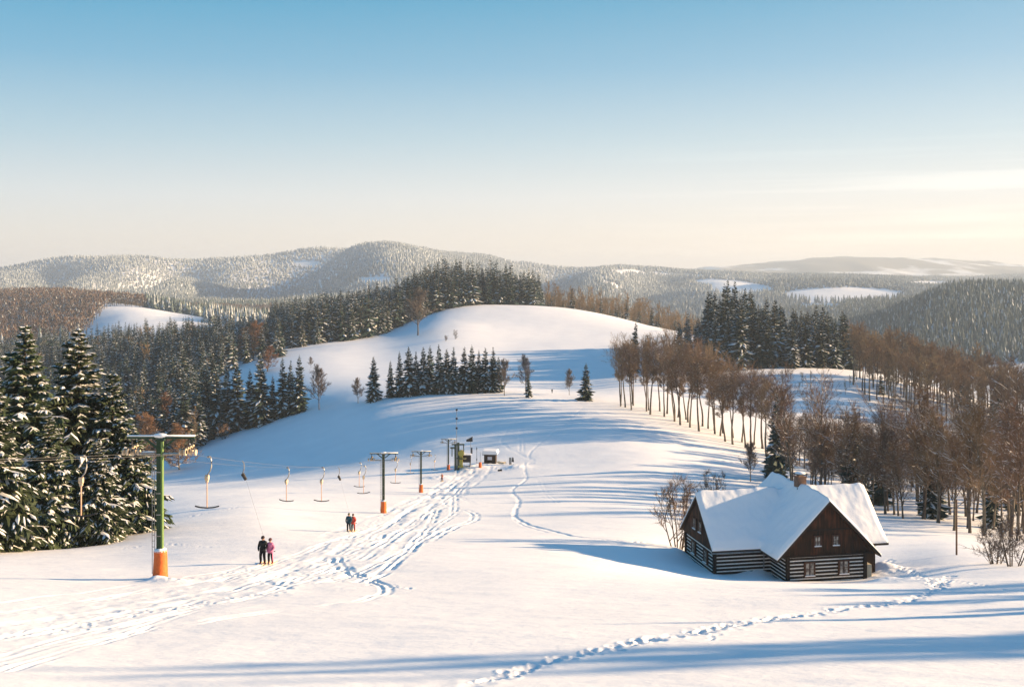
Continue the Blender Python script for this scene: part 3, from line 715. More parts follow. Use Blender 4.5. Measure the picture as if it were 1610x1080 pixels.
# leafless wood behind the cottage
X, Y, R = scatter(1208, 1660, 138, 322, 6.8, seed=6); px = pxof(X, Y)
k = (Y > np.interp(px, [1208, 1225, 1300, 1450, 1610, 1660], [262, 240, 205, 172, 142, 138])) & (Y < np.interp(px, [1208, 1300, 1400, 1660], [300, 300, 305, 322]))
sel = R.random(len(X)); k1 = k & (sel < .86); add_spots('wood', X[k1], Y[k1], np.interp(Y[k1], [150, 200, 300], [17, 14, 10.5]), 'wood', R=R)
k2 = k & (sel > .93); add_spots('spruce', X[k2], Y[k2], 12, 'wood', R=R)
# leafless ridge
X, Y, R = scatter(1335, 1670, 386, 475, 6.9, seed=8); px = pxof(X, Y)
k = (Y > np.interp(px, [1335, 1360, 1420, 1670], [440, 412, 392, 388]))
sel = R.random(len(X)); k1 = k & (sel < .95); add_spots('ridge', X[k1], Y[k1], 20.5, 'ridge', var=.09, R=R); add_spots('spruce', X[k & ~k1], Y[k & ~k1], 19, 'ridge', R=R)
X, Y, R = scatter(1320, 1400, 520, 640, 8, seed=81); add_spots('ridge', X, Y, 19, 'ridge', R=R)
# young trees behind the belt
X, Y, R = scatter(978, 1112, 430, 520, 8, seed=9); px = pxof(X, Y); k = R.random(len(X)) < .7; add_spots('ridge', X[k], Y[k], 12, 'behind', R=R)
# bushes on the glade
X, Y, R = scatter(1215, 1345, 400, 445, 9, seed=91); k = R.random(len(X)) < .35; add_spots('ridge', X[k], Y[k], 5, 'glade', R=R)
# beyond the hill
X, Y, R = scatter(858, 1115, 800, 1010, 9, seed=10); px = pxof(X, Y); k = Y > np.interp(px, [858, 900, 1115], [840, 830, 790]); sel = R.random(len(X))
add_spots('ridge', X[k & (sel < .72)], Y[k & (sel < .72)], 15, 'beyond', var=.25, R=R); add_spots('spruce', X[k & (sel >= .72)], Y[k & (sel >= .72)], 14, 'beyond', var=.3, R=R)
X, Y, R = scatter(1110, 1340, 560, 800, 11, seed=101); add_spots('ridge', X, Y, 15, 'beyond', R=R)

TEXT = dict(left=('snow dusted spruce inside the dense wood on the left slope', 'spruces of the left wood'),
 hilltop=('spruce inside the dark wood on the hilltop beyond the white slope', 'spruces of the hilltop wood'),
 clump=('frosted spruce inside the tall clump right of the white hill', 'spruces of the right clump'),
 wood=('spruce hidden among the leafless trees behind the cottage', 'spruces in the leafless wood'),
 ridge=('spruce standing among the leafless trees of the right ridge', 'spruces on the right ridge'),
 beyond=('small spruce in the mixed wood beyond the white hill', 'spruces beyond the hill'))
TEXTB = dict(belt=('tall leafless tree with bare trunk in the brown belt beside the piste', 'leafless trees of the belt'),
 wood=('leafless tree inside the brown wood behind and right of the cottage', 'leafless trees of the wood behind the cottage'),
 ridge=('tall thin leafless tree in the belt along the right ridge', 'leafless trees on the right ridge'),
 behind=('young leafless tree between the belt and the snowy hill', 'young leafless trees behind the belt'),
 glade=('small leafless bush on the shaded glade right of the spruce clump', 'bushes on the glade'),
 beyond=('small leafless tree in the mixed wood beyond the white hill', 'leafless trees beyond the hill'),
 left=('rusty larch showing among the spruces of the left wood', 'larches in the left wood'))
def split(kinds, cap):
    S = [s for s in spots if s[0] in kinds]
    S.sort(key=lambda s: -s[3]/s[2]*(.55 if s[4] == 'left' and s[2] > 600 else 1.0))
    return S[:cap], S[cap:]
ind, rest_s = split(('spruce',), 255)
for j, (k, X, Y, h, reg) in enumerate(ind):
    lab, grp = TEXT[reg]
    lv = random.choices(range(5), [1, 1, 1.2, 1, 1.4] if reg in ('clump', 'hilltop') else [.9, 1.1, 1.3, 1, 1.2])[0]
    plant('mid' if Y < 600 else 'far', lv if Y < 600 else lv % 4, X, Y, h, lab, grp, wide=random.uniform(.95, 1.2))
indb, rest_b = split(('belt', 'wood', 'ridge', 'larch'), 275)
for j, (k, X, Y, h, reg) in enumerate(indb):
    lab, grp = TEXTB[reg]
    plant(k, random.randrange(5) % len(BARE[k]), X, Y, h, lab, grp, tm={'belt': 'twig', 'wood': random.choice(['twig', 'twigg', 'twig']), 'ridge': 'twig', 'larch': 'larch'}[k], wide=random.uniform(1.0, 1.45))

def bake(name, items, templates, mats, **kw):         # items: template index, X, Y, scale xy, scale z, rotation
    A = Acc()
    by = {}
    for it in items: by.setdefault(it[0], []).append(it[1:])
    for ti, L in by.items():
        L = np.array(L); TA = templates[ti]
        V = np.concatenate(TA.v); z = H(L[:, 0], L[:, 1])
        c, s = np.cos(L[:, 4])[:, None], np.sin(L[:, 4])[:, None]
        W = np.stack([(V[None, :, 0]*c-V[None, :, 1]*s)*L[:, 2:3]+L[:, 0:1], (V[None, :, 0]*s+V[None, :, 1]*c)*L[:, 2:3]+L[:, 1:2], V[None, :, 2]*L[:, 3:4]+z[:, None]-.2], -1)
        base = A.n; A.v.append(W.reshape(-1, 3)); off = (np.arange(len(L))*len(V))[:, None, None]
        for f, m in TA.f:
            A.f.append(((f[None]+off).reshape(-1, f.shape[1])+base, np.tile(m, len(L))))
        A.n += len(L)*len(V)
    return A.obj(name, mats, **kw)
def merged(T, C, tm, cm):                              # one template out of trunk and crown, materials remapped
    A = Acc(); V, f = T.arrays(); A.v.append(V); A.n = len(V)
    for q, m in f: A.f.append((q, m*0+tm))
    V2, f2 = C.arrays(); A.v.append(V2)
    for q, m in f2: A.f.append((q+len(V), np.array(cm)[m]))
    A.n += len(V2); return A
spt = [merged(T, C, 2, [0, 1]) for T, C in SPR['far']]
print('individual spruces', len(ind)+n_ind['spruce'], 'rest', len(rest_s), 'bare', len(indb), 'rest', len(rest_b))
if rest_s:
    bake('spruce_wood', [(random.randrange(4), X, Y, h/20*random.uniform(.95, 1.25), h/20, random.uniform(0, 6.28)) for _, X, Y, h, _ in rest_s], spt, [M['needle'], M['tsnow'], M['bark']],
         label='dense mass of dark snow dusted spruces filling the middle distance woods', cat='woodland', kind='stuff')
bt = [merged(*bare_arrays(20, 200+i, clear=.35, spread=.42, limbs=12, twigs=3, tw=.16, levels=2, kids2=2.2, snow=.1, tlen=1.5), 0, [1, 2]) for i in range(3)]
if rest_b:
    bake('bare_wood', [(random.randrange(3), X, Y, h/20*random.uniform(1, 1.3), h/20, random.uniform(0, 6.28)) for _, X, Y, h, _ in rest_b], bt, [M['beech'], M['twig'], M['tsnow']],
         label='brown mass of leafless trees filling the woods on the right and beyond', cat='woodland', kind='stuff')
# far woods
def cone(seed, frost):
    R = np.random.default_rng(seed); A = Acc()
    for t in range(4):
        n = 6; z0 = t*4.6+1.0; z1 = z0+7.2 if t < 3 else 20.0; r = 3.9*(1-t*.24)
        th = np.arange(n)/n*2*pi+R.uniform(0, 1)
        rr = r*R.uniform(.65, 1.15, n)
        V = np.vstack([np.stack([rr*np.cos(th), rr*np.sin(th), z0+R.uniform(-1, 1, n)], 1), [(0, 0, z1)]])
        A.add(V, [(i, (i+1) % n, n) for i in range(n)], (R.random(n) < frost).astype(int))
    return A
def puff(seed, frost):
    R = np.random.default_rng(seed); A = Acc(); n = 46
    c = R.normal(0, 1, (n, 3)); c /= np.linalg.norm(c, axis=1)[:, None]; c *= (R.random(n)**.4)[:, None]*np.array([[3.6, 3.6, 6.0]]); c[:, 2] += 11.5
    d = R.normal(0, 1, (n, 3)); d[:, 2] = np.abs(d[:, 2])+.6; d /= np.linalg.norm(d, axis=1)[:, None]; s = np.cross(d, R.normal(0, 1, (n, 3))); s /= np.linalg.norm(s, axis=1)[:, None]
    V = np.stack([c-s*.45, c+s*.45, c+d*3.0], 1).reshape(-1, 3); b = np.arange(n)*3
    A.add(V, np.stack([b, b+1, b+2], 1), (R.random(n) < frost).astype(int))
    A.tube([(0, 0, -.5), (0, 0, 12)], [.3, .15], 3, 2, False); return A
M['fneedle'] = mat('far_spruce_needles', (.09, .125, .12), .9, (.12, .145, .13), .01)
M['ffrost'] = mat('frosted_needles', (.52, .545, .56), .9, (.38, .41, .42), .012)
M['ftwig'] = mat('far_twigs', (.15, .10, .075), .9, (.10, .07, .055), .01)
cones = [cone(i, [.12, .12, .35, .35, .6, .6, .85][i]) for i in range(7)]; puffs = [puff(20+i, .1+.12*i) for i in range(3)]
conifer, mountain, leafless = [], [], []
def far_fill(x0, x1, y0, y1, sp, seed, fn):
    X, Y, R = scatter(x0, x1, y0, y1, sp, .9, seed)
    v = visible(X, Y, 18.0, margin=5.0, slack=.985); X, Y = X[v], Y[v]
    px = pxof(X, Y); z = H(X, Y); py = HY-z/Y*F
    fn(X, Y, px, py, z, R, sp)
def field(px, py, Y):
    m = ((px-1155)/62)**2+((py-(450+(px-1155)*.10))/9)**2 < 1
    m |= ((px-1328)/98)**2+((py-464)/12)**2 < 1
    m |= ((px-1462)/40)**2+((py-447)/5)**2 < 1
    m |= ((px-985)/28)**2+((py-428)/4)**2 < 1
    m |= ((px-1060)/60)**2+((py-(432+(px-1060)*.05))/2)**2 < 1
    m |= ((px-1290)/40)**2+((py-482)/5)**2 < 1
    m |= ((px-590)/30)**2+((py-440)/5)**2 < 1
    return m & (Y > 1750)
def fill(X, Y, px, py, z, R, sp):
    nz = fbm(X/300, Y/300, 61, 3); nb = fbm(X/500, Y/420, 62, 3)
    lf = (px > 128) & (px < 322) & (Y > 850) & (Y < 1250) & ((px > 128+(Y-850)*.12))          # the snow field on the left
    brown = ((px < 228) & (Y < 1560) & (Y > 860)) | ((px > 225) & (px < 440) & (Y < 2100) & (nb > .15)) | ((px > 860) & (px < 1140) & (Y < 1300) & (R.random(len(X)) < .6))
    keep = ~field(px, py, Y) & ~lf & (R.random(len(X)) < .96)
    keep &= ~((px > 640) & (px < 860) & (Y < 900))
    if sp > 10: keep &= ~((nz > 1.05) & (Y > 2200))
    stand = np.floor(fbm(X/420, Y/520, 64, 2)*3.2)
    nz = nz*.5+_hash(stand, stand*0+np.floor(X/900), 5)*.9
    fz = np.clip((z+70)/130, 0, 1)*4.6 + 2.2 + nz*1.6 - np.where((px > 1200), 2.2, 0) - np.where((px > 1330) & (Y < 2000), .6, 0)
    for i in np.nonzero(keep)[0]:
        h = 20*R.uniform(.75, 1.15); s = sp/8.0
        if brown[i]: leafless.append((R.integers(3), X[i], Y[i], h/20*max(1, s*.95), h/20*.9, R.uniform(0, 6.28)))
        else: (conifer if Y[i] < 2300 else mountain).append((int(np.clip(round(fz[i]+R.normal(0, .7)), 0, 6)), X[i], Y[i], h/20*max(1.0, s*.95), h/20*(.95 if Y[i] < 2600 else .8), R.uniform(0, 6.28)))
far_fill(-60, 1670, 1000, 1250, 8.5, 71, fill)
far_fill(-60, 240, 860, 1000, 8.5, 76, fill)
far_fill(-60, 1670, 1250, 1900, 9.0, 72, fill)
far_fill(-60, 1670, 1900, 2900, 11, 73, fill)
far_fill(-60, 1670, 2900, 4300, 14, 74, fill)
far_fill(-60, 1670, 4300, 6200, 20, 75, fill)
print('far conifers', len(conifer), 'leafless', len(leafless))
bake('far_spruce_wood', conifer, cones, [M['fneedle'], M['ffrost']], label='frosted spruce forest on the nearer hills beyond the white slope', cat='forest', kind='stuff')
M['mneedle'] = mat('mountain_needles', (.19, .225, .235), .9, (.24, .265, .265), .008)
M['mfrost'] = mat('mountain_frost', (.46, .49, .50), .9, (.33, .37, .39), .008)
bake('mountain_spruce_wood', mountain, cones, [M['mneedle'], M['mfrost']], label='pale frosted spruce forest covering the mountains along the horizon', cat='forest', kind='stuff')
bake('far_bare_wood', leafless, puffs, [M['ftwig'], M['ffrost'], M['beech']], label='brown leafless forest on the low hills at left and centre', cat='forest', kind='stuff')
# tall spruces outside the right edge, whose long shadows cross the foreground
for k, (X, Y, h) in enumerate([(40, 37.5, 15), (50, 39.5, 18), (62, 43.5, 22), (34, 43.5, 9), (72, 42.5, 23)]):
    plant('mid', k, X, Y, h, f'spruce outside the right picture edge casting a long shadow, {ORD[k]} of a loose group', 'spruces outside the right edge', wide=.5)
for k, (X, Y, h) in enumerate([(42, 50, 7), (50, 56, 9), (58, 60, 11), (36, 45, 4.5)]):
    plant('solo', k, X, Y, h, f'leafless tree outside the right picture edge casting thin shadows, {ORD[k]} of four', 'leafless trees outside the right edge', tm='twigg')

# ------------------------------------------------------------------ the cottage
th = radians(10.5)
CO = np.array([24.9, 78.6, -24.15])
cot = empty('log_cottage', CO, th, label='dark log cottage with white striped walls and a thick snow covered cross shaped roof', cat='cottage')
def loc2w(u, v): return CO[0]+u*cos(th)-v*sin(th), CO[1]+u*sin(th)+v*cos(th)
def log_wall(A, x0, y0, x1, y1, z0, z1, out, pitch=.285, ends=True):
    # wall running from (x0,y0) to (x1,y1); out = outward normal
    d = np.array([x1-x0, y1-y0]); L = np.linalg.norm(d); d /= L; o = np.array(out, float)
    def P(s, q, z): return (x0+d[0]*s+o[0]*q, y0+d[1]*s+o[1]*q, z)
    V = [P(0, 0, z0), P(L, 0, z0), P(L, 0, z1), P(0, 0, z1), P(0, -.2, z0), P(L, -.2, z0), P(L, -.2, z1), P(0, -.2, z1)]
    A.add(V, [(0, 1, 2, 3), (5, 4, 7, 6), (3, 2, 6, 7), (4, 0, 3, 7), (1, 5, 6, 2)], 1)
    z = z0-.02; e = .12 if ends else 0; rr = np.random.default_rng(int(abs(x0*10+y0*7)))
    while z < z1-.05:
        zt = min(z+pitch-.10, z1); q = .045+rr.uniform(-.008, .008)
        sec = [(.004, z), (q*.75, z+.02), (q, z+.07), (q, zt-.06), (q*.75, zt-.02), (.004, zt)]
        V = [P(-e, a, b) for a, b in sec]+[P(L+e, a, b) for a, b in sec]; n = 6
        A.add(V, [(i, i+1, i+1+n, i+n) for i in range(n-1)], 0)
        for k in (0, n): A.add(np.vstack([np.array(V)[k:k+n], np.array(V)[k:k+n].mean(0)]), [(i, (i+1) % n, n) for i in range(n)], 0)
        z += pitch
    return A
zb = -.9
A = Acc(); log_wall(A, -3.4, 0, 3.2, 0, zb, 2.0, (0, -1)); log_wall(A, -3.4, 0, -3.4, 3.0, zb, 2.0, (-1, 0), ends=False)
for u in (-3.5, 3.08): A.box(u, u+.26, -.15, .1, zb, 2.0, 0)
A.obj('log_wall', [M['log'], M['chink']], cot, label='front log wall with wide white stripes')
A = Acc(); log_wall(A, -8.2, 3.0, -3.4, 3.0, zb, 1.95, (0, -1)); A.box(-8.34, -8.08, 2.86, 3.1, zb, 1.95, 0)
A.obj('log_wall', [M['log'], M['chink']], cot, label='recessed log wall of the left wing')
A = Acc(); log_wall(A, -8.2, 3.1, -8.2, 9.4, zb, 1.95, (-1, 0)); A.box(-8.34, -8.08, 9.3, 9.5, zb, 1.95, 0)
A.obj('log_wall', [M['log'], M['chink']], cot, label='log wall under the left gable')
A = Acc(); A.box(-8.1, -3.0, 9.2, 9.35, zb, 2.0); A.obj('wall', M['hutwood'], cot, label='dark back wall of the left wing')
A = Acc(); A.box(-3.3, 3.3, 9.4, 9.55, zb, 2.0); A.box(5.1, 5.25, 1.9, 8.7, zb, 3.0); A.box(3.2, 5.1, 1.9, 2.05, zb, 2.6); A.box(3.0, 3.15, .1, 1.9, zb, 2.0)
A.box(3.2, 5.1, 8.5, 8.7, zb, 2.6)
A.obj('wall', M['hutwood'], cot, label='dark plank wall under the right roof')
A = Acc(); A.box(3.22, 3.9, .15, 1.2, zb, .95, 0); A.box(3.9, 4.3, .8, 1.6, zb, .5, 0)
A.obj('wall', [M['plaster']], cot, label='cream plastered low wall at the right front corner')
def gable(A, c, half, z0, zap, y, axis, sgn, step=.19, wd=.06):
    s = -half; rr = np.random.default_rng(5+int(half*10)); k = (zap-z0)/half
    while s < half-.01:
        e = min(s+step, half); za = zap-k*abs(s); ze = zap-k*abs(e)
        if s < 0 < e: mid = max(za, ze)
        q = wd+rr.uniform(0, .022); y0, y1 = (y-q, y+.02) if sgn < 0 else (y-.02, y+q)
        A.prism([(c+s+.006, z0-rr.uniform(0, .05)), (c+e-.006, z0-rr.uniform(0, .05)), (c+e-.006, ze), (c+s+.006, za)], y0, y1, 0, axis); s = e
A = Acc(); gable(A, 0, 3.95, 1.95, 6.05, -.12, 'y', -1); A.box(-1.9, 1.9, -.225, -.12, 3.95, 4.07, 1); A.box(-3.9, 3.9, -.24, -.12, 1.93, 2.05, 1)
A.obj('gable', [M['boards'], M['log']], cot, label='reddish brown boarded front gable')
A = Acc(); gable(A, 6.2, 3.5, 1.9, 5.4, -8.32, 'x', -1)
A.obj('gable', [M['boards'], M['log']], cot, label='dark boarded left gable')
A = Acc(); gable(A, 5.2, 3.5, 2.0, 5.6, 5.3, 'x', 1)
A.obj('gable', [M['hutwood'], M['log']], cot)
A = Acc(); gable(A, 0, 3.9, 1.9, 6.0, 9.6, 'y', 1); A.box(-3.3, 3.3, 9.4, 9.6, zb, 2.0)
A.obj('gable', [M['hutwood'], M['log']], cot)
def roofs(A, c, half, zap, ze, a0, a1, axis, t=.16):
    k = (zap-ze)/half
    for s in (-1, 1):
        p = [(c, zap), (c+s*half, ze), (c+s*half, ze-t*.9), (c, zap-t*1.4)]
        A.prism(p if s > 0 else p[::-1], a0, a1, 0, axis)
A = Acc(); roofs(A, -.1, 4.4, 6.32, 1.86, -.6, 10.0, 'y'); roofs(A, 6.2, 3.68, 5.6, 1.95, -8.6, -.4, 'x'); roofs(A, 5.2, 3.8, 6.0, 2.2, .25, 6.15, 'x')
roof = A.obj('roof', M['slate'], cot)
# snow lying on the roof, one soft sheet that fills the valleys
gs = .1; U = np.arange(-8.9, 6.4, gs); Vv = np.arange(-.8, 11.4, gs); UU, VV = np.meshgrid(U, Vv, indexing='ij')
def rf(c, half, zap, ze, coord, lo, hi, other):
    h = zap-(zap-ze)/half*np.abs(coord-c); ok = (np.abs(coord-c) <= half+.03) & (other >= lo) & (other <= hi); return np.where(ok, h, -9)
r1 = rf(-.1, 4.43, 6.32, 1.86, UU, -.63, 10.03, VV); r2 = rf(6.2, 3.71, 5.6, 1.95, VV, -8.63, 0, UU); r3 = rf(5.2, 3.83, 6.0, 2.2, VV, 0, 6.18, UU)
mx = np.maximum(np.maximum(r1, r2), r3); okm = mx > -5
kk = 7.0; sm = np.log(np.exp(kk*np.clip(r1-mx, -5, 0))+np.exp(kk*np.clip(r2-mx, -5, 0))+np.exp(kk*np.clip(r3-mx, -5, 0)))/kk+mx
dist = okm.astype(float); er = okm.copy()
for i in range(4):
    e2 = er.copy(); e2[1:] &= er[:-1]; e2[:-1] &= er[1:]; e2[:, 1:] &= er[:, :-1]; e2[:, :-1] &= er[:, 1:]; er = e2; dist += er
ridge = np.exp(-((np.abs(VV-6.2))/.5)**2)*(UU < -1.5)*.12
thick = .09+.05*dist+.09*fbm(UU/2.2, VV/1.6, 90, 3)+.02*fbm(UU/.4, VV/.4, 93, 2)+ridge*(1+.45*noise(UU*1.3, VV*2.5, 4))
Zs = sm+np.maximum(thick, .07)
sag = -.10*np.sin(np.clip((UU+8.7)/7, 0, 1)*pi)*(UU < -1.5); Zs += sag*np.exp(-((VV-6.2)/2.2)**2)
idx = -np.ones(okm.shape, int); idx[okm] = np.arange(okm.sum())
V = np.stack([UU[okm], VV[okm], Zs[okm]], 1); Vb = np.stack([UU[okm], VV[okm], mx[okm]+.012], 1)
q = okm[:-1, :-1] & okm[1:, :-1] & okm[1:, 1:] & okm[:-1, 1:]
i, j = np.nonzero(q); top = np.stack([idx[i, j], idx[i+1, j], idx[i+1, j+1], idx[i, j+1]], 1)
from collections import Counter
ed = Counter(); 
for f in top:
    for a_, b_ in zip(f, np.roll(f, -1)): ed[(a_, b_)] += 1
side = [(b_, a_, a_+len(V), b_+len(V)) for (a_, b_) in ed if (b_, a_) not in ed]
A = Acc(); A.add(np.vstack([V, Vb]), top); A.f.append((np.array(side), np.zeros(len(side), int)))
A.obj('roof_snow', M['snow'], cot, smooth=True)
# dark slates showing where the snow has slid along the ridge
A = Acc(); 
for v_, w_ in [(.6, .25), (1.2, .35), (1.8, .3), (2.3, .4), (2.9, .3), (3.4, .3)]:
    u_ = -.45-.05*v_; z_ = 6.22-1.03*abs(u_)+.34; A.prism([(u_-.14, z_-.17), (u_+.12, z_+.10), (u_+.12, z_+.13), (u_-.14, z_-.14)], v_, v_+w_, 0, 'y')
A.obj('ridge_slates', M['slate'], cot)
ch = Acc(); ch.box(-.38, .38, 4.25, 4.95, 5.4, 7.15); ch.box(-.43, .43, 4.2, 5.0, 7.15, 7.23); chim = ch.obj('chimney', M['brick'], roof)
A = Acc(); [A.box(a_, a_+.06, b_, b_+.06, 7.24, 7.42) for a_ in (-.4, .34) for b_ in (4.22, 4.92)]; A.box(-.5, .5, 4.12, 5.08, 7.42, 7.47); A.obj('chimney_cap', M['black'], roof)
A = Acc(); A.ball((0, 4.6, 7.47), (.46, .44, .15)); A.obj('cap_snow', M['snow'], roof, smooth=True)
A = Acc(); A.box(-.5, .5, 4.08, 4.2, 5.6, 6.35); A.obj('flashing', M['black'], roof)
def window(x, z, w, h, wall, pos, bars=(2, 2)):
    # front windows look along -v (wall 'f'), side windows along -u (wall 's')
    fr = Acc(); t = .07
    def B(A, a0, a1, q0, q1, z0, z1, m=0):
        if wall == 'f': A.box(a0, a1, pos-q1, pos-q0, z0, z1, m)
        else: A.box(pos-q1, pos-q0, a0, a1, z0, z1, m)
    x0, x1 = x-w/2, x+w/2
    B(fr, x0-.1, x0, .0, .17, z-.08, z+h+.1); B(fr, x1, x1+.1, .0, .17, z-.08, z+h+.1); B(fr, x0, x1, .0, .17, z+h, z+h+.1); B(fr, x0-.02, x1+.02, .0, .19, z-.1, z)
    w_ = fr.obj('window', M['frame'], cot)
    g = Acc(); B(g, x0, x1, .115, .125, z, z+h); g.obj('pane', M['glass'], w_)
    c = Acc(); B(c, x0+.02, x0+w*.42, .127, .132, z+.02, z+h-.02); B(c, x0+w*.58, x1-.02, .127, .132, z+.02, z+h-.02); c.obj('curtain', M['curtain'], w_)
    b = Acc()
    for i in range(1, bars[0]): a_ = x0+w*i/bars[0]; B(b, a_-.028, a_+.028, .135, .155, z, z+h)
    for i in range(1, bars[1]+1): 
        if i < bars[1]: zz = z+h*i/bars[1]; B(b, x0, x1, .135, .15, zz-.02, zz+.02)
    for a_ in (x0, x1-.04): B(b, a_, a_+.04, .135, .15, z, z+h)
    b.obj('glazing_bar', M['frame'], w_)
    s = Acc(); B(s, x0-.06, x1+.06, .10, .24, z-.02, z+.045); s.obj('sill_snow', M['snow'], w_)
window(-1.55, .42, .72, 1.0, 'f', 0); window(1.35, .42, .72, 1.0, 'f', 0)
window(-.95, 2.75, .46, .72, 'f', -.12); window(.6, 2.75, .46, .72, 'f', -.12)
window(4.7, .45, .6, .95, 's', -8.2); window(7.4, .45, .6, .95, 's', -8.2); window(5.5, 2.7, .5, .8, 's', -8.32); window(6.8, 2.7, .5, .8, 's', -8.32)
A = Acc(); A.tube([(-4.05, 2.62, 1.78), (-4.05, 2.80, 1.55), (-4.05, 2.82, .3)], .045, 6); A.obj('downpipe', M['steel'], cot)
A = Acc(); A.tube([(-8.7, 2.5, 1.78), (-4.0, 2.5, 1.75)], .06, 6); A.obj('gutter', M['steel'], cot)
A = Acc(); A.box(-8.3, -8.1, 3.0, 9.5, -2.4, -.88); A.box(-8.2, -3.4, 2.92, 3.1, -2.4, -.88); A.box(-3.45, 3.25, -.1, .1, -2.4, -.88); A.box(3.2, 5.2, 1.85, 2.1, -2.4, -.88)
A.obj('foundation', M['stone'], cot)

# ------------------------------------------------------------------ T-bar lift
LX = lambda Y: float(np.interp(Y, [-60, 57, 136, 200, 250, 300], [-26.0, -20.2, -17.6, -18.3, -16.6, -16.6]))
ARM = 1.75
pyl_labels = {-22: 'lift pylon up the slope behind the photographer, outside the view'}
def pylon_root(px, base, Y=None, label='', first=False):
    if Y is None: p = at(px, base)
    else: p = np.array([(px-CX)/F*Y if px is not None else LX(Y), Y, 0]); p[2] = float(H(p[0], p[1]))
    return p
protoP = None
def make_pylon(loc, label):
    r = empty('lift_pylon', loc, 0, label=label, cat='pylon', group='T-bar lift pylons')
    def K(o): kids.setdefault(r.name, []).append(o); return o
    A = Acc(); A.box(-.17, .05, -.15, .15, -1, 7.75, 0); A.box(.06, .16, -.12, .12, -1, 7.75, 1); A.box(-.22, .22, -.2, .2, 7.75, 7.85, 0)
    for z in (2.4, 3.6, 4.8, 6.0, 7.0): A.box(-.185, .055, -.165, .165, z, z+.05, 2)
    K(A.obj('mast', [M['green'], M['lgreen'], M['steel']], r))
    A = Acc(); A.tube([(0, 0, -.6), (0, 0, .3), (.02, 0, 1.2), (0, 0, 1.6)], [.47, .41, .37, .36], 14); K(A.obj('padding', M['orange'], r, smooth=True))
    A = Acc(); A.tube([(0, 0, 1.55), (0, 0, 1.66), (0, 0, 1.72)], [.37, .33, .15], 12); K(A.obj('padding_snow', M['snow'], r, smooth=True))
    A = Acc(); A.box(-1.85, 1.95, -.09, .09, 7.89, 8.02); A.prism([(.2, 7.3), (.9, 7.86), (.7, 7.86), (.2, 7.45)], -.05, .05); A.prism([(-.2, 7.3), (-.9, 7.86), (-.7, 7.86), (-.2, 7.45)], -.05, .05)
    K(A.obj('crossarm', M['green'], r))
    A = Acc(); A.box(-1.85, 1.95, -.1, .1, 8.02, 8.09); A.ball((0, 0, 8.06), (.42, .2, .14)); A.box(-1.0, -.3, -.12, .12, 7.12, 7.17); K(A.obj('arm_snow', M['snow'], r, smooth=True))
    for s in (-1, 1):
        A = Acc(); A.tube([(s*1.6, 0, 7.86), (s*1.6, 0, 7.45)], .05, 6); A.box(s*1.6-.04, s*1.6+.04, -.75, .75, 7.40, 7.48)
        for y in (-.65, -.22, .22, .65): A.tube([(s*1.6+.02-.06, y, 7.25), (s*1.6+.02+.06, y, 7.25)], [.2, .2], 12, 1); A.tube([(s*1.6-.09, y, 7.25), (s*1.6+.13, y, 7.25)], [.11, .11], 8, 0)
        # the side wheels stand out along the arm as seen down the line
        for x in (-.42, -.14, .14, .42): A.tube([(s*1.6+x-.05, -.1, 7.15), (s*1.6+x+.05, -.1, 7.15)], [.19, .19], 12, 1)
        A.box(s*1.6-.5, s*1.6+.5, -.14, -.06, 7.28, 7.33)
        K(A.obj('sheave_assembly', [M['black'], M['wheel']], r))
    A = Acc(); A.box(-1.35, -.25, -.25, .1, 7.02, 7.08); A.box(.22, 1.05, -.25, .1, 7.02, 7.08)
    A.tube([(-1.35, -.25, 7.08), (-1.35, -.25, 7.35), (-.9, -.25, 7.35)], .02, 4); A.tube([(1.05, -.25, 7.08), (1.05, -.25, 7.3), (.4, -.25, 7.3)], .02, 4)
    K(A.obj('work_platform', M['steel'], r))
    A = Acc(); A.tube([(-.42, -.1, .3), (-.42, -.1, 7.1)], .018, 4); A.tube([(-.28, -.1, .3), (-.28, -.1, 7.1)], .018, 4)
    for z in np.arange(1.8, 7.0, .33): A.box(-.42, -.28, -.115, -.085, z, z+.03)
    K(A.obj('ladder', M['steel'], r))
    return r
p1 = at(252, 909); p2 = at(603, 806); p3 = at(662, 774); p4 = at(705, 740)
pyl = make_pylon(p1, 'nearest tall green lift pylon with orange padded foot and ladder')
allp = [pyl]
for p, lab in [(p2, 'second lift pylon down the slope, dark mast with orange padded foot'), (p3, 'third lift pylon from the camera, behind the second'),
               (p4, 'farthest standing lift pylon just left of the yellow valley station machinery')]:
    c = copy_tree(pyl); c.location = p; c['label'] = lab; allp.append(c)
    bpy.context.view_layer.update()
    for q in c.children:
        if q.name.startswith(('mast', 'crossarm')):
            me = q.data.copy(); q.data = me
            for mi in range(min(2, len(me.materials))): me.materials[mi] = M['dgreen']
p0 = np.array([-25.5, -30.0, 0]); p0[2] = float(H(p0[0], p0[1]))-1.2
c = copy_tree(pyl); c.location = p0; c['label'] = 'lift pylon up the slope behind the photographer, outside the view'
PP = [p0, p1, p2, p3, p4]
end = at(718, 741); 
def cab(s):
    pts = [np.array([p[0]+s*1.6, p[1], p[2]+7.02]) for p in PP] + [np.array([end[0]+s*1.0, end[1]+1, end[2]+6.4])]
    out = []
    for a_, b_ in zip(pts[:-1], pts[1:]):
        t = np.linspace(0, 1, 26)[:-1, None]; L = np.linalg.norm(b_-a_)
        q = a_*(1-t)+b_*t; q[:, 2] -= (4*t*(1-t))[:, 0]*L*.011; out.append(q)
    return np.vstack(out+[pts[-1][None]])
cabR, cabL = cab(1), cab(-1)
for cc, nm in ((cabR, 'steel haul cable on the right side of the lift pylons'), (cabL, 'steel return cable on the left side of the lift pylons')):
    A = Acc(); A.tube(cc, .007, 4); A.obj('lift_cable', M['cable'], label=nm, cat='cable')
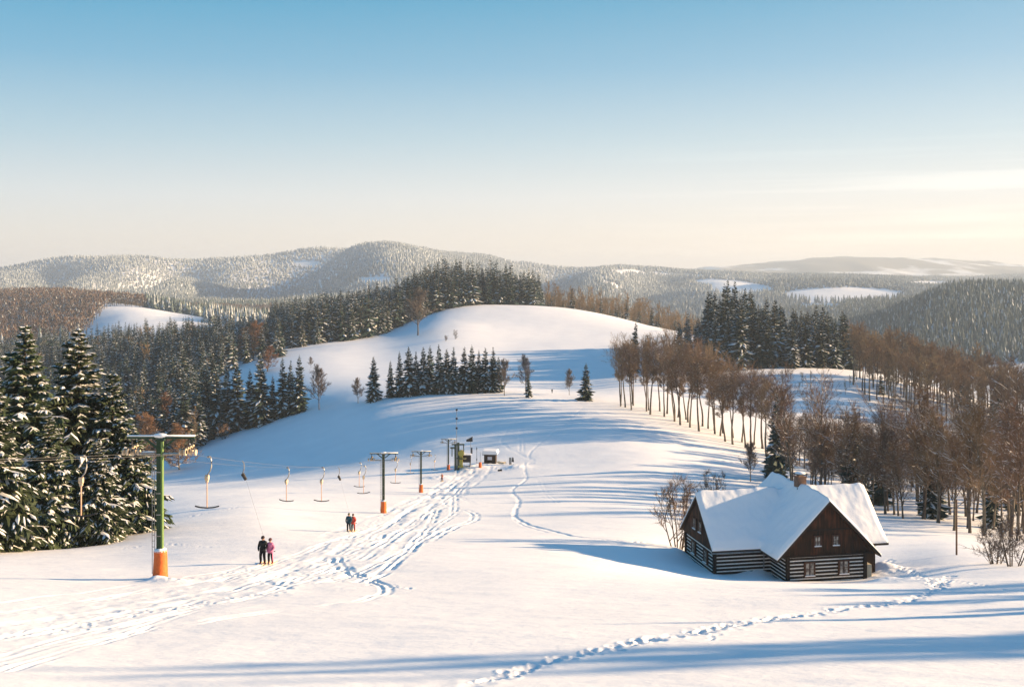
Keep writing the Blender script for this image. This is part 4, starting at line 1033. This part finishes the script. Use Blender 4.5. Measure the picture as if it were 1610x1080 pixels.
def on_cable(cc, px=None, Y=None):
    if Y is None:
        k = np.argmin(np.abs(CX+cc[:, 0]/np.maximum(cc[:, 1], 1)*F-px)+(cc[:, 1] < 20)*1e5)
        lo, hi = max(k-1, 0), min(k+1, len(cc)-1); best = None
        t = np.linspace(0, 1, 60)[:, None]
        q = np.vstack([cc[lo]*(1-t)+cc[k]*t, cc[k]*(1-t)+cc[hi]*t]); e = np.abs(CX+q[:, 0]/q[:, 1]*F-px); return q[np.argmin(e)]
    return np.array([np.interp(Y, cc[:, 1], cc[:, i]) for i in range(3)])
def make_tbar(p, label):
    r = empty('drag_bar', p, 0, label=label, cat='T-bar', group='empty T-bars hanging from the lift cable')
    def K(o): kids.setdefault(r.name, []).append(o); return o
    A = Acc(); A.tube([(0, 0, .05), (.10, 0, .02), (.16, 0, -.2), (.17, 0, -.55), (.08, 0, -.85), (-.10, 0, -1.08)], [.035, .04, .045, .045, .04, .035], 6); A.box(-.08, .08, -.06, .06, -.04, .06)
    K(A.obj('hanger', M['steel'], r, smooth=True))
    A = Acc(); A.tube([(-.2, 0, -1.22), (0, 0, -1.22)], [.17, .17], 12); A.box(-.17, -.03, -.1, .1, -1.5, -1.25); K(A.obj('spring_reel', M['wheel'], r))
    A = Acc(); A.tube([(-.1, 0, -1.5), (-.1, 0, -3.0)], .035, 6); K(A.obj('rod', M['rod'], r))
    A = Acc(); A.tube([(-.82, 0, -2.93), (-.5, 0, -3.01), (-.1, 0, -3.04), (.3, 0, -3.01), (.62, 0, -2.93)], .045, 6); K(A.obj('crossbar', M['black'], r))
    return r
tb = None
def tbar(cc, px, label):
    global tb
    p = on_cable(cc, px)
    if tb is None: tb = make_tbar(p, label); return tb
    c = copy_tree(tb); c.location = p; c['label'] = label; c.rotation_euler[2] = random.uniform(-.4, .4); return c
tbar(cabR, 328, 'nearest hanging T-bar just right of the near green pylon')
tbar(cabL, 131, 'hanging T-bar in front of the big spruces left of the near pylon')
tbar(cabL, 452, 'hanging T-bar above the slope, left of a close pair between the first two pylons')
tbar(cabR, 507, 'hanging T-bar above the slope, right of a close pair between the first two pylons')
tbar(cabL, 566, 'hanging T-bar just left of the second pylon, on the far cable side')
tbar(cabR, 573, 'hanging T-bar just left of the second pylon, on the near cable side')
tbar(cabR, 623, 'hanging T-bar between the second and third pylons')
tbar(cabL, 646, 'hanging T-bar at the left arm of the third pylon')
tbar(cabR, 684, 'small hanging T-bar between the third and farthest pylons')

# ------------------------------------------------------------------ people
def skin_mesh(name, nodes, edges, mats, matfn, parent, sub=1):
    me = bpy.data.meshes.new(name); me.from_pydata([n[:3] for n in nodes], edges, [])
    o = bpy.data.objects.new(name, me); COL.objects.link(o)
    m = o.modifiers.new('skin', 'SKIN'); s = o.modifiers.new('sub', 'SUBSURF'); s.levels = sub; s.render_levels = sub
    for i, n in enumerate(nodes):
        sv = me.skin_vertices[0].data[i]; r = n[3]; sv.radius = (r if not isinstance(r, tuple) else r[0], r if not isinstance(r, tuple) else r[1])
    me.skin_vertices[0].data[0].use_root = True
    dg = bpy.context.evaluated_depsgraph_get(); ev = o.evaluated_get(dg)
    nm = bpy.data.meshes.new_from_object(ev); bpy.data.objects.remove(o); bpy.data.meshes.remove(me)
    nm.name = name; nm.materials.clear()
    for mm in mats: nm.materials.append(mm)
    for p in nm.polygons: p.use_smooth = True; p.material_index = matfn(p.center)
    return link(name, nm, parent)
def person(px, base, label, jacket, trousers, hat, boots, face, h=1.75, lean=0, skis=True, hold=0, group=None, girl=False, poles=False):
    p = at(px, base); k = h/1.75
    r = empty('person', (p[0], p[1], p[2]+.0), face, label=label, cat='person', group=group); r.scale = (k, k, k)
    L = lean
    sh = .17 if girl else .20
    nodes = [(0, 0, .96, (.19, .15)), (0, 0, 1.12, (.19, .15)), (L*.3, -.01, 1.30, (.21, .16)), (L*.5, 0, 1.42, (.18, .12)), (L*.6, 0, 1.50, .065), (L*.7, -.015, 1.56, .07), (L*.7, -.02, 1.645, (.095, .105)), (L*.7, -.02, 1.72, (.08, .09)),
             (-.10, 0, .86, .125), (-.13, -.05, .50, .098), (-.14, .02, .16, .08), (-.14, -.02, .06, .065), (-.14, -.16, .05, .05),
             (.10, 0, .86, .125), (.13, -.05, .50, .098), (.14, .02, .16, .08), (.14, -.02, .06, .065), (.14, -.16, .05, .05)]
    edges = [(0, 1), (1, 2), (2, 3), (3, 4), (4, 5), (5, 6), (6, 7), (0, 8), (8, 9), (9, 10), (10, 11), (11, 12), (0, 13), (13, 14), (14, 15), (15, 16), (16, 17)]
    def arm(s, mode):
        b = len(nodes)
        if mode == 0: pts = [(s*sh+L*.5, 0, 1.40, .095), (s*(sh+.09), .03, 1.14, .082), (s*(sh+.03), -.14, .98, .066), (s*(sh-.02), -.22, .95, .042)]
        elif mode == 1: pts = [(s*sh+L*.5, 0, 1.40, .075), (s*(sh+.12), .02, 1.14, .062), (s*.12, -.2, 1.04, .05), (s*.06, -.24, 1.02, .038)]
        else: pts = [(s*sh+L*.5, 0, 1.40, .075), (s*(sh+.14), -.02, 1.2, .062), (s*(sh-.02), -.2, 1.36, .05), (s*(sh-.08), -.22, 1.44, .038)]
        nodes.extend(pts); edges.extend([(3, b), (b, b+1), (b+1, b+2), (b+2, b+3)])
        w = np.array(pts[3][:3]); d = w-np.array(pts[2][:3]); d /= np.linalg.norm(d); sd = np.cross(d, [0, 0, 1]); sd /= np.linalg.norm(sd)+1e-9
        for f in range(4):
            q = len(nodes); a_ = w+sd*(f-1.5)*.022+d*.05; e_ = a_+d*(.035+.01*(f in (1, 2)))+np.array([0, 0, -.012]); e2 = e_+d*.015+np.array([0, 0, -.025])
            nodes.extend([(*a_, .011), (*e_, .010), (*e2, .009)]); edges.extend([(b+3, q), (q, q+1), (q+1, q+2)])
        q = len(nodes); a_ = w+sd*.045*s+d*.01; nodes.extend([(*a_, .012), (*(a_+d*.04), .010)]); edges.extend([(b+3, q), (q, q+1)])
    arm(-1, hold); arm(1, 1 if hold == 1 else hold)
    def mf(c):
        if c.z > 1.50: return 2
        if c.z < .15: return 3
        if c.z < (.80 if girl else .88) and abs(c.x) < .19: return 1
        return 0
    mj = mat('jacket', jacket, .7, tuple(x*.7 for x in jacket), 5); mt = mat('trousers', trousers, .8, tuple(x*.7 for x in trousers), 5)
    skin_mesh('body', nodes, edges, [mj, mt, M['skin'], mat('boots', boots, .5)], mf, r)
    A = Acc(); A.ball((L*.7, -.01, 1.70), (.118, .13, .105), nu=14, nv=9); A.tube([(L*.7, -.01, 1.66), (L*.7, -.01, 1.69)], [.122, .122], 14); A.obj('hat', mat('hat', hat, .7), r, smooth=True)
    A = Acc(); A.box(L*.7-.075, L*.7+.075, -.135, -.10, 1.635, 1.675); A.obj('goggles', M['black'], r)
    A = Acc(); A.ball((L*.7, -.125, 1.615), (.016, .022, .022), nu=8, nv=5); A.obj('nose', M['skin'], r, smooth=True)
    if skis:
        for s in (-.14, .14):
            A = Acc(); A.tube([(s, .75, .02), (s, 0, .02), (s, -.75, .02), (s, -.9, .06), (s, -.98, .12)], [.04, .045, .045, .04, .02], 4); o = A.obj('ski', mat('ski', (.65, .5, .3), .4), r)
    if poles:
        for s in (-1, 1):
            A = Acc(); A.tube([(s*(sh+.05), -.2, .95), (s*(sh+.12), .05, .05)], .012, 5); A.tube([(s*(sh+.115), .03, .1), (s*(sh+.12), .05, .09)], .05, 8); A.obj('ski_pole', M['black'], r)
    return p
g1 = 'pair of riders nearest the camera'; g2 = 'pair of riders farther down'
q1 = person(413, 886, 'person in black jacket and trousers riding the lift beside a person in pink', (.012, .014, .014), (.012, .012, .014), (.02, .01, .01), (.35, .05, .03), radians(-14), 1.80, .03, group=g1, hold=0)
q2 = person(425.5, 886, 'person in pink jacket and black trousers on the near lift pair', (.75, .22, .36), (.012, .012, .014), (.10, .03, .03), (.35, .05, .03), radians(-14), 1.66, -.03, group=g1, hold=0, girl=True)
q3 = person(548.5, 835.5, 'person in dark teal jacket on the farther lift pair', (.015, .07, .10), (.012, .012, .014), (.12, .10, .03), (.3, .15, .05), radians(-12), 1.76, .02, group=g2)
q4 = person(555.5, 835.5, 'person in coral red jacket beside the teal one on the farther lift pair', (.70, .10, .07), (.012, .012, .014), (.06, .02, .02), (.3, .15, .05), radians(-12), 1.70, -.02, group=g2, girl=True)
person(695, 757, 'lone person in orange brown jacket standing near the third pylon', (.45, .13, .05), (.03, .03, .04), (.4, .15, .08), (.05, .05, .05), radians(-10), 1.85, hold=2, poles=True)
def tow(cc, px, a, b, label):
    p = on_cable(cc, px); m = (a+b)/2; m = m+np.array([0, .28, .72])
    r = empty('tow_bar', p, 0, label=label, cat='T-bar', group='T-bars in use')
    d = m-p; n = d/np.linalg.norm(d)
    A = Acc(); A.tube([(0, 0, .05), (.12, 0, -.15), (.12, 0, -.5), (0, 0, -.8)], .035, 5); A.obj('hanger', M['steel'], r)
    A = Acc(); A.tube([(0, 0, -.8), n*.9+np.array([0, 0, -.35])], [.13, .1], 8); A.obj('spring_reel', M['black'], r)
    s = n*.9+np.array([0, 0, -.35]); e = d-n*1.1
    A = Acc(); A.tube([s, e], .004, 4); A.obj('rope', M['cable'], r)
    A = Acc(); A.tube([e, d], .025, 5); A.obj('rod', M['rod'], r)
    A = Acc(); A.tube([d+np.array([-.5, 0, .03]), d, d+np.array([.5, 0, .03])], .03, 5); A.obj('crossbar', M['black'], r)
tow(cabR, 381, q1, q2, 'T-bar with its rope drawn out to the near pair of riders')
tow(cabR, 532, q3, q4, 'T-bar with its rope drawn out to the farther pair of riders')

# ------------------------------------------------------------------ valley station
def P(px, base): return at(px, base)
p = P(771, 729)
hut = empty('lift_hut', p, radians(-6), label='small dark wooden lift hut with a snowy overhanging roof and pale window', cat='hut')
A = Acc(); A.box(-1.5, 1.5, -1.2, 1.4, -.8, 2.6); 
for u in np.arange(-1.5, 1.5, .2): A.box(u+.01, u+.19, -1.24, -1.2, -.8, 2.6)
A.obj('wall', M['hutwood'], hut)
A = Acc(); A.prism([(-1.9, 2.55), (1.9, 2.55), (1.9, 2.7), (-1.9, 2.7)], -1.75, 2.0); A.obj('roof', M['slate'], hut)
A = Acc(); A.prism([(-2.0, 2.70), (2.0, 2.70), (2.02, 3.1), (1.7, 3.6), (-1.7, 3.62), (-2.03, 3.1)], -1.8, 2.0); A.obj('roof_snow', M['snow'], hut)
A = Acc(); A.box(-.65, .65, -1.29, -1.245, 1.15, 2.15); w = A.obj('window', M['frame'], hut)
A = Acc(); A.box(-.56, .56, -1.305, -1.292, 1.23, 2.07); A.obj('notice_panel', mat('pale_panel', (.6, .6, .62), .3, (.45, .45, .5), 3), w)
p = P(722, 741)
st = empty('drive_station', p, 0, label='yellow and green drive machinery of the valley station beside a dark box', cat='lift machinery')
A = Acc(); A.box(-1.2, -.75, -.3, .3, -.8, 6.6, 0); A.box(-.5, .05, -.3, .3, -.8, 7.2, 0); A.box(-1.9, 1.3, -.2, .2, 6.6, 6.9, 0); A.obj('mast', [M['dgreen']], st)
A = Acc(); A.box(.1, .9, -.4, .4, 1.6, 5.2); A.tube([(.5, -.6, 4.6), (.5, .6, 4.6)], .75, 16); A.box(-.3, 1.0, -.35, .35, 1.0, 1.5); A.obj('motor', M['yellow'], st)
A = Acc(); A.tube([(.6, 0, 3.2), (.6, 0, 3.4)], 1.2, 20); A.tube([(-1.6, 0, 6.0), (-1.6, 0, 5.8)], .7, 16); A.obj('bull_wheel', M['dgreen'], st)
A = Acc(); A.box(-.4, -.1, -.4, .4, 0, 1.0); A.box(-1.9, -1.7, -.3, .3, 3.8, 6.0); A.box(1.0, 1.2, -.3, .3, 4.8, 6.6); A.obj('weight_rail', M['dgreen'], st)
p = P(731, 739)
A = Acc(); A.box(-1.4, 1.5, -.8, .8, 2.1, 3.9); A.box(-1.3, -1.15, -.6, .6, -.8, 2.1); A.box(1.2, 1.35, -.6, .6, -.8, 2.1); A.tube([(-1.0, 0, 3.9), (-1.0, 0, 4.5)], [.35, .2], 8)
o = empty('control_cabin', p, 0, label='black box on legs right of the yellow drive machinery', cat='cabin'); A.obj('body', M['black'], o)
A = Acc(); A.box(-1.45, 1.55, -.85, .85, 3.9, 4.08); A.obj('roof_snow', M['snow'], o)
p = P(718, 741)
o = empty('lamp_mast', p, 0, label='tall thin lamp mast rising behind the drive machinery', cat='mast')
A = Acc(); A.tube([(0, 0, -.5), (0, 0, 15.4)], [.09, .06], 6); A.obj('pole', M['steel'], o)
for z in (15.2, 13.0, 10.6): A = Acc(); A.box(-.25, .25, -.2, .2, z, z+.45); A.obj('floodlight', M['black'], o)
p = P(740, 737)
o = empty('signboard', p, 0, label='dark slanted signboard on a thin post left of the hut', cat='sign')
A = Acc(); A.tube([(0, 0, -.5), (0, 0, 7.6)], .06, 5); A.obj('post', M['steel'], o)
A = Acc(); A.prism([(-1.1, 6.9), (.5, 6.9), (.5, 8.2), (-1.1, 7.4)], -.06, .06); A.obj('board', M['black'], o)
A = Acc(); A.box(.1, .45, -.15, .15, 3.9, 5.4); A.obj('lamp_box', M['black'], o)
p = P(755, 738); A = Acc(); A.tube([(0, 0, -.5), (0, 0, 1.0), (0, 0, 1.8)], [.42, .4, .33], 12); o = A.obj('padded_post', M['orange'], smooth=True, label='short orange padded post between drive machinery and hut', cat='post'); o.location = p
p = P(752, 730)
o = empty('slalom_frame', p, 0, label='thin steel entry frame just left of the hut', cat='frame')
A = Acc(); A.tube([(-.4, 0, -.3), (-.4, 0, 4.6)], .05, 5); A.tube([(.5, 0, -.3), (.5, 0, 3.2)], .04, 5); A.box(-.5, -.3, -.1, .1, 1.0, 1.6); A.box(-.5, -.3, -.1, .1, 3.8, 4.3); A.obj('post', M['dgreen'], o)
p = P(789, 730)
A = Acc(); rr = np.random.default_rng(3)
for i in range(14): a_ = rr.uniform(-1, 1); z = rr.uniform(-.1, .7); A.tube([(a_-.5, rr.uniform(-.4, .4), z), (a_+.5, rr.uniform(-.4, .4), z+rr.uniform(-.1, .1))], .11, 6)
o = A.obj('log_pile', [M['plaster']], label='untidy pile of pale logs right of the hut', cat='log pile'); o.location = p
p = P(803, 731)
o = empty('equipment_rack', p, 0, label='grey rack with tarpaulin right of the log pile', cat='rack')
A = Acc(); A.box(-.45, .2, -.3, .3, .2, 1.9); A.obj('cabinet', M['steel'], o); A = Acc(); A.prism([(.25, .9), (.85, .8), (.7, 1.9), (.4, 2.0)], -.3, .3); A.obj('cover', M['black'], o)
A = Acc(); [A.box(u-.04, u+.04, -.2, .2, -.4, .3) for u in (-.4, .15, .7)]; A.obj('leg', M['steel'], o)
p = P(786, 741)
A = Acc(); A.tube([(-.55, 0, .2), (.5, .1, .3)], [.2, .25], 8); o = A.obj('rolled_mat', M['black'], label='small black roll lying on open snow below the hut', cat='roll'); o.location = p+np.array([0, 0, .05])
# dark dots on the open slope: people and marker posts far off
for px, b, lab in [(868, 618, 'small dark person standing beside the ridge track near the lone spruce')]:
    person(px, b, lab, (.02, .02, .025), (.02, .02, .025), (.02, .02, .02), (.02, .02, .02), 0, 1.7, skis=False)
p = P(1504, 872)
A = Acc(); A.tube([(0, 0, -.6), (0, 0, 4.2)], [.09, .075], 8); o = A.obj('wooden_post', M['pole'], smooth=True, label='thin brown wooden post standing alone in the snow right of the cottage', cat='post'); o.location = p
h_ = (872-785)/F*p[1]; o.scale = (1, 1, h_/4.2)

# ------------------------------------------------------------------ air, light, sky, camera
A = Acc(); 
zmin = -140.0
Vg = np.empty(len(ground.data.vertices)*3, np.float32); ground.data.vertices.foreach_get('co', Vg); zmin = float(Vg[2::3].min())-1; zmax = 175.0; print('zmin', zmin, 'zmax', float(Vg[2::3].max()))
HB = Acc().box(-13000, 13000, -90, 11700, zmin, zmax)
hm = bpy.data.materials.new('haze_air'); hm.use_nodes = True; N = hm.node_tree.nodes; L = hm.node_tree.links
N.remove(N['Principled BSDF']); pv = N.new('ShaderNodeVolumePrincipled'); pv.inputs['Color'].default_value = (.70, .82, .97, 1); pv.inputs['Density'].default_value = 1.2e-4; pv.inputs['Anisotropy'].default_value = 0.1
L.new(pv.outputs[0], N['Material Output'].inputs['Volume'])
hz = HB.obj('haze', hm, kind='stuff', label='thin pale winter haze in the valley air')
w = bpy.data.worlds.new('World'); sc.world = w; w.use_nodes = True; N = w.node_tree.nodes; L = w.node_tree.links
bg = N['Background']; bg.inputs['Strength'].default_value = .1
sky = N.new('ShaderNodeTexSky'); sky.sky_type = 'NISHITA'; sky.sun_disc = False; sky.sun_elevation = radians(SUN_EL); sky.sun_rotation = radians(SUN_AZ)

NRM = 3.03*.1
def ramp_sky():
    tc = N.new('ShaderNodeTexCoord'); sp = N.new('ShaderNodeSeparateXYZ'); L.new(tc.outputs['Generated'], sp.inputs[0])
    r = N.new('ShaderNodeValToRGB'); e = r.color_ramp.elements; L.new(sp.outputs['Z'], r.inputs['Fac'])
    st = [(0, (.95, .80, .71)), (.035, (.90, .81, .73)), (.075, (.80, .80, .79)), (.13, (.53, .67, .74)), (.20, (.25, .50, .68)), (.275, (.085, .385, .60)), (.5, (.06, .29, .56)), (1, (.045, .20, .48))]
    e[0].position, e[0].color = st[0][0], (*st[0][1], 1); e[1].position, e[1].color = st[-1][0], (*st[-1][1], 1)
    for p_, c_ in st[1:-1]: x = e.new(p_); x.color = (*c_, 1)
    # paler towards the sun, deeper blue away from it
    az = N.new('ShaderNodeMapRange'); az.inputs['From Min'].default_value = -.5; az.inputs['From Max'].default_value = 1.0; az.inputs['To Min'].default_value = -.35; az.inputs['To Max'].default_value = 1.0; L.new(sp.outputs['X'], az.inputs['Value'])
    lo = N.new('ShaderNodeMapRange'); lo.inputs['From Min'].default_value = .02; lo.inputs['From Max'].default_value = .45; lo.inputs['To Min'].default_value = 1.0; lo.inputs['To Max'].default_value = .0; L.new(sp.outputs['Z'], lo.inputs['Value'])
    ml = N.new('ShaderNodeMath'); ml.operation = 'MULTIPLY'; L.new(az.outputs[0], ml.inputs[0]); L.new(lo.outputs[0], ml.inputs[1])
    gl = N.new('ShaderNodeVectorMath'); gl.operation = 'SCALE'; gl.inputs[0].default_value = (.32, .20, .10); L.new(ml.outputs[0], gl.inputs[3])
    ad = N.new('ShaderNodeVectorMath'); ad.operation = 'ADD'; L.new(r.outputs[0], ad.inputs[0]); L.new(gl.outputs[0], ad.inputs[1])
    # thin streaks of high cloud low on the right
    mp = N.new('ShaderNodeMapping'); mp.inputs['Scale'].default_value = (1.3, 1.3, 46); mp.inputs['Rotation'].default_value = (0, radians(4), 0); L.new(tc.outputs['Generated'], mp.inputs[0])
    n = N.new('ShaderNodeTexNoise'); n.inputs['Scale'].default_value = 1.7; n.inputs['Detail'].default_value = 5; n.inputs['Roughness'].default_value = .55; L.new(mp.outputs[0], n.inputs['Vector'])
    cr = N.new('ShaderNodeMapRange'); cr.inputs['From Min'].default_value = .48; cr.inputs['From Max'].default_value = .62; L.new(n.outputs['Fac'], cr.inputs['Value'])
    mx = N.new('ShaderNodeMapRange'); mx.inputs['From Min'].default_value = .02; mx.inputs['From Max'].default_value = .40; L.new(sp.outputs['X'], mx.inputs['Value'])
    mz = N.new('ShaderNodeMapRange'); mz.inputs['From Min'].default_value = .14; mz.inputs['From Max'].default_value = .08; L.new(sp.outputs['Z'], mz.inputs['Value'])
    m1 = N.new('ShaderNodeMath'); m1.operation = 'MULTIPLY'; L.new(cr.outputs[0], m1.inputs[0]); L.new(mx.outputs[0], m1.inputs[1])
    m2 = N.new('ShaderNodeMath'); m2.operation = 'MULTIPLY'; L.new(m1.outputs[0], m2.inputs[0]); L.new(mz.outputs[0], m2.inputs[1])
    cl = N.new('ShaderNodeVectorMath'); cl.operation = 'SCALE'; cl.inputs[0].default_value = (.16, .14, .11); L.new(m2.outputs[0], cl.inputs[3])
    a2 = N.new('ShaderNodeVectorMath'); a2.operation = 'ADD'; L.new(ad.outputs[0], a2.inputs[0]); L.new(cl.outputs[0], a2.inputs[1])
    s = N.new('ShaderNodeVectorMath'); s.operation = 'SCALE'; s.inputs[3].default_value = 1/NRM; L.new(a2.outputs[0], s.inputs[0]); return s.outputs[0]
mixs = N.new('ShaderNodeMix'); mixs.data_type = 'RGBA'; mixs.inputs[0].default_value = .93
L.new(sky.outputs[0], mixs.inputs[6]); L.new(ramp_sky(), mixs.inputs[7])
sky.altitude = 600; sky.air_density = 1.0; sky.dust_density = .6; sky.ozone_density = 1.5
L.new(mixs.outputs[2], bg.inputs['Color'])
sd = bpy.data.lights.new('sun', 'SUN'); sd.energy = 4.6; sd.angle = radians(.9); sd.color = (1.0, .71, .42)
so = bpy.data.objects.new('sun', sd); COL.objects.link(so)
from mathutils import Vector
az, el = radians(SUN_AZ), radians(SUN_EL)
ds = Vector((sin(az)*cos(el), cos(az)*cos(el), sin(el))); so.rotation_euler = ds.to_track_quat('Z', 'Y').to_euler(); so.location = ds*200
cd = bpy.data.cameras.new('camera'); cd.lens = 36*F/1610; cd.sensor_width = 36; cd.shift_y = -(540-HY)/1610; cd.clip_start = .5; cd.clip_end = 60000
co = bpy.data.objects.new('camera', cd); COL.objects.link(co); co.location = (0, 0, 0); co.rotation_euler = (radians(90), 0, 0); sc.camera = co
sc.view_settings.view_transform = 'Standard'; sc.view_settings.look = 'None'; sc.view_settings.gamma = 1; sc.view_settings.exposure = 1.6
sc.cycles.use_denoising = True; sc.cycles.max_bounces = 6; sc.cycles.volume_bounces = 0; sc.cycles.diffuse_bounces = 3; sc.cycles.glossy_bounces = 2; sc.cycles.transparent_max_bounces = 6
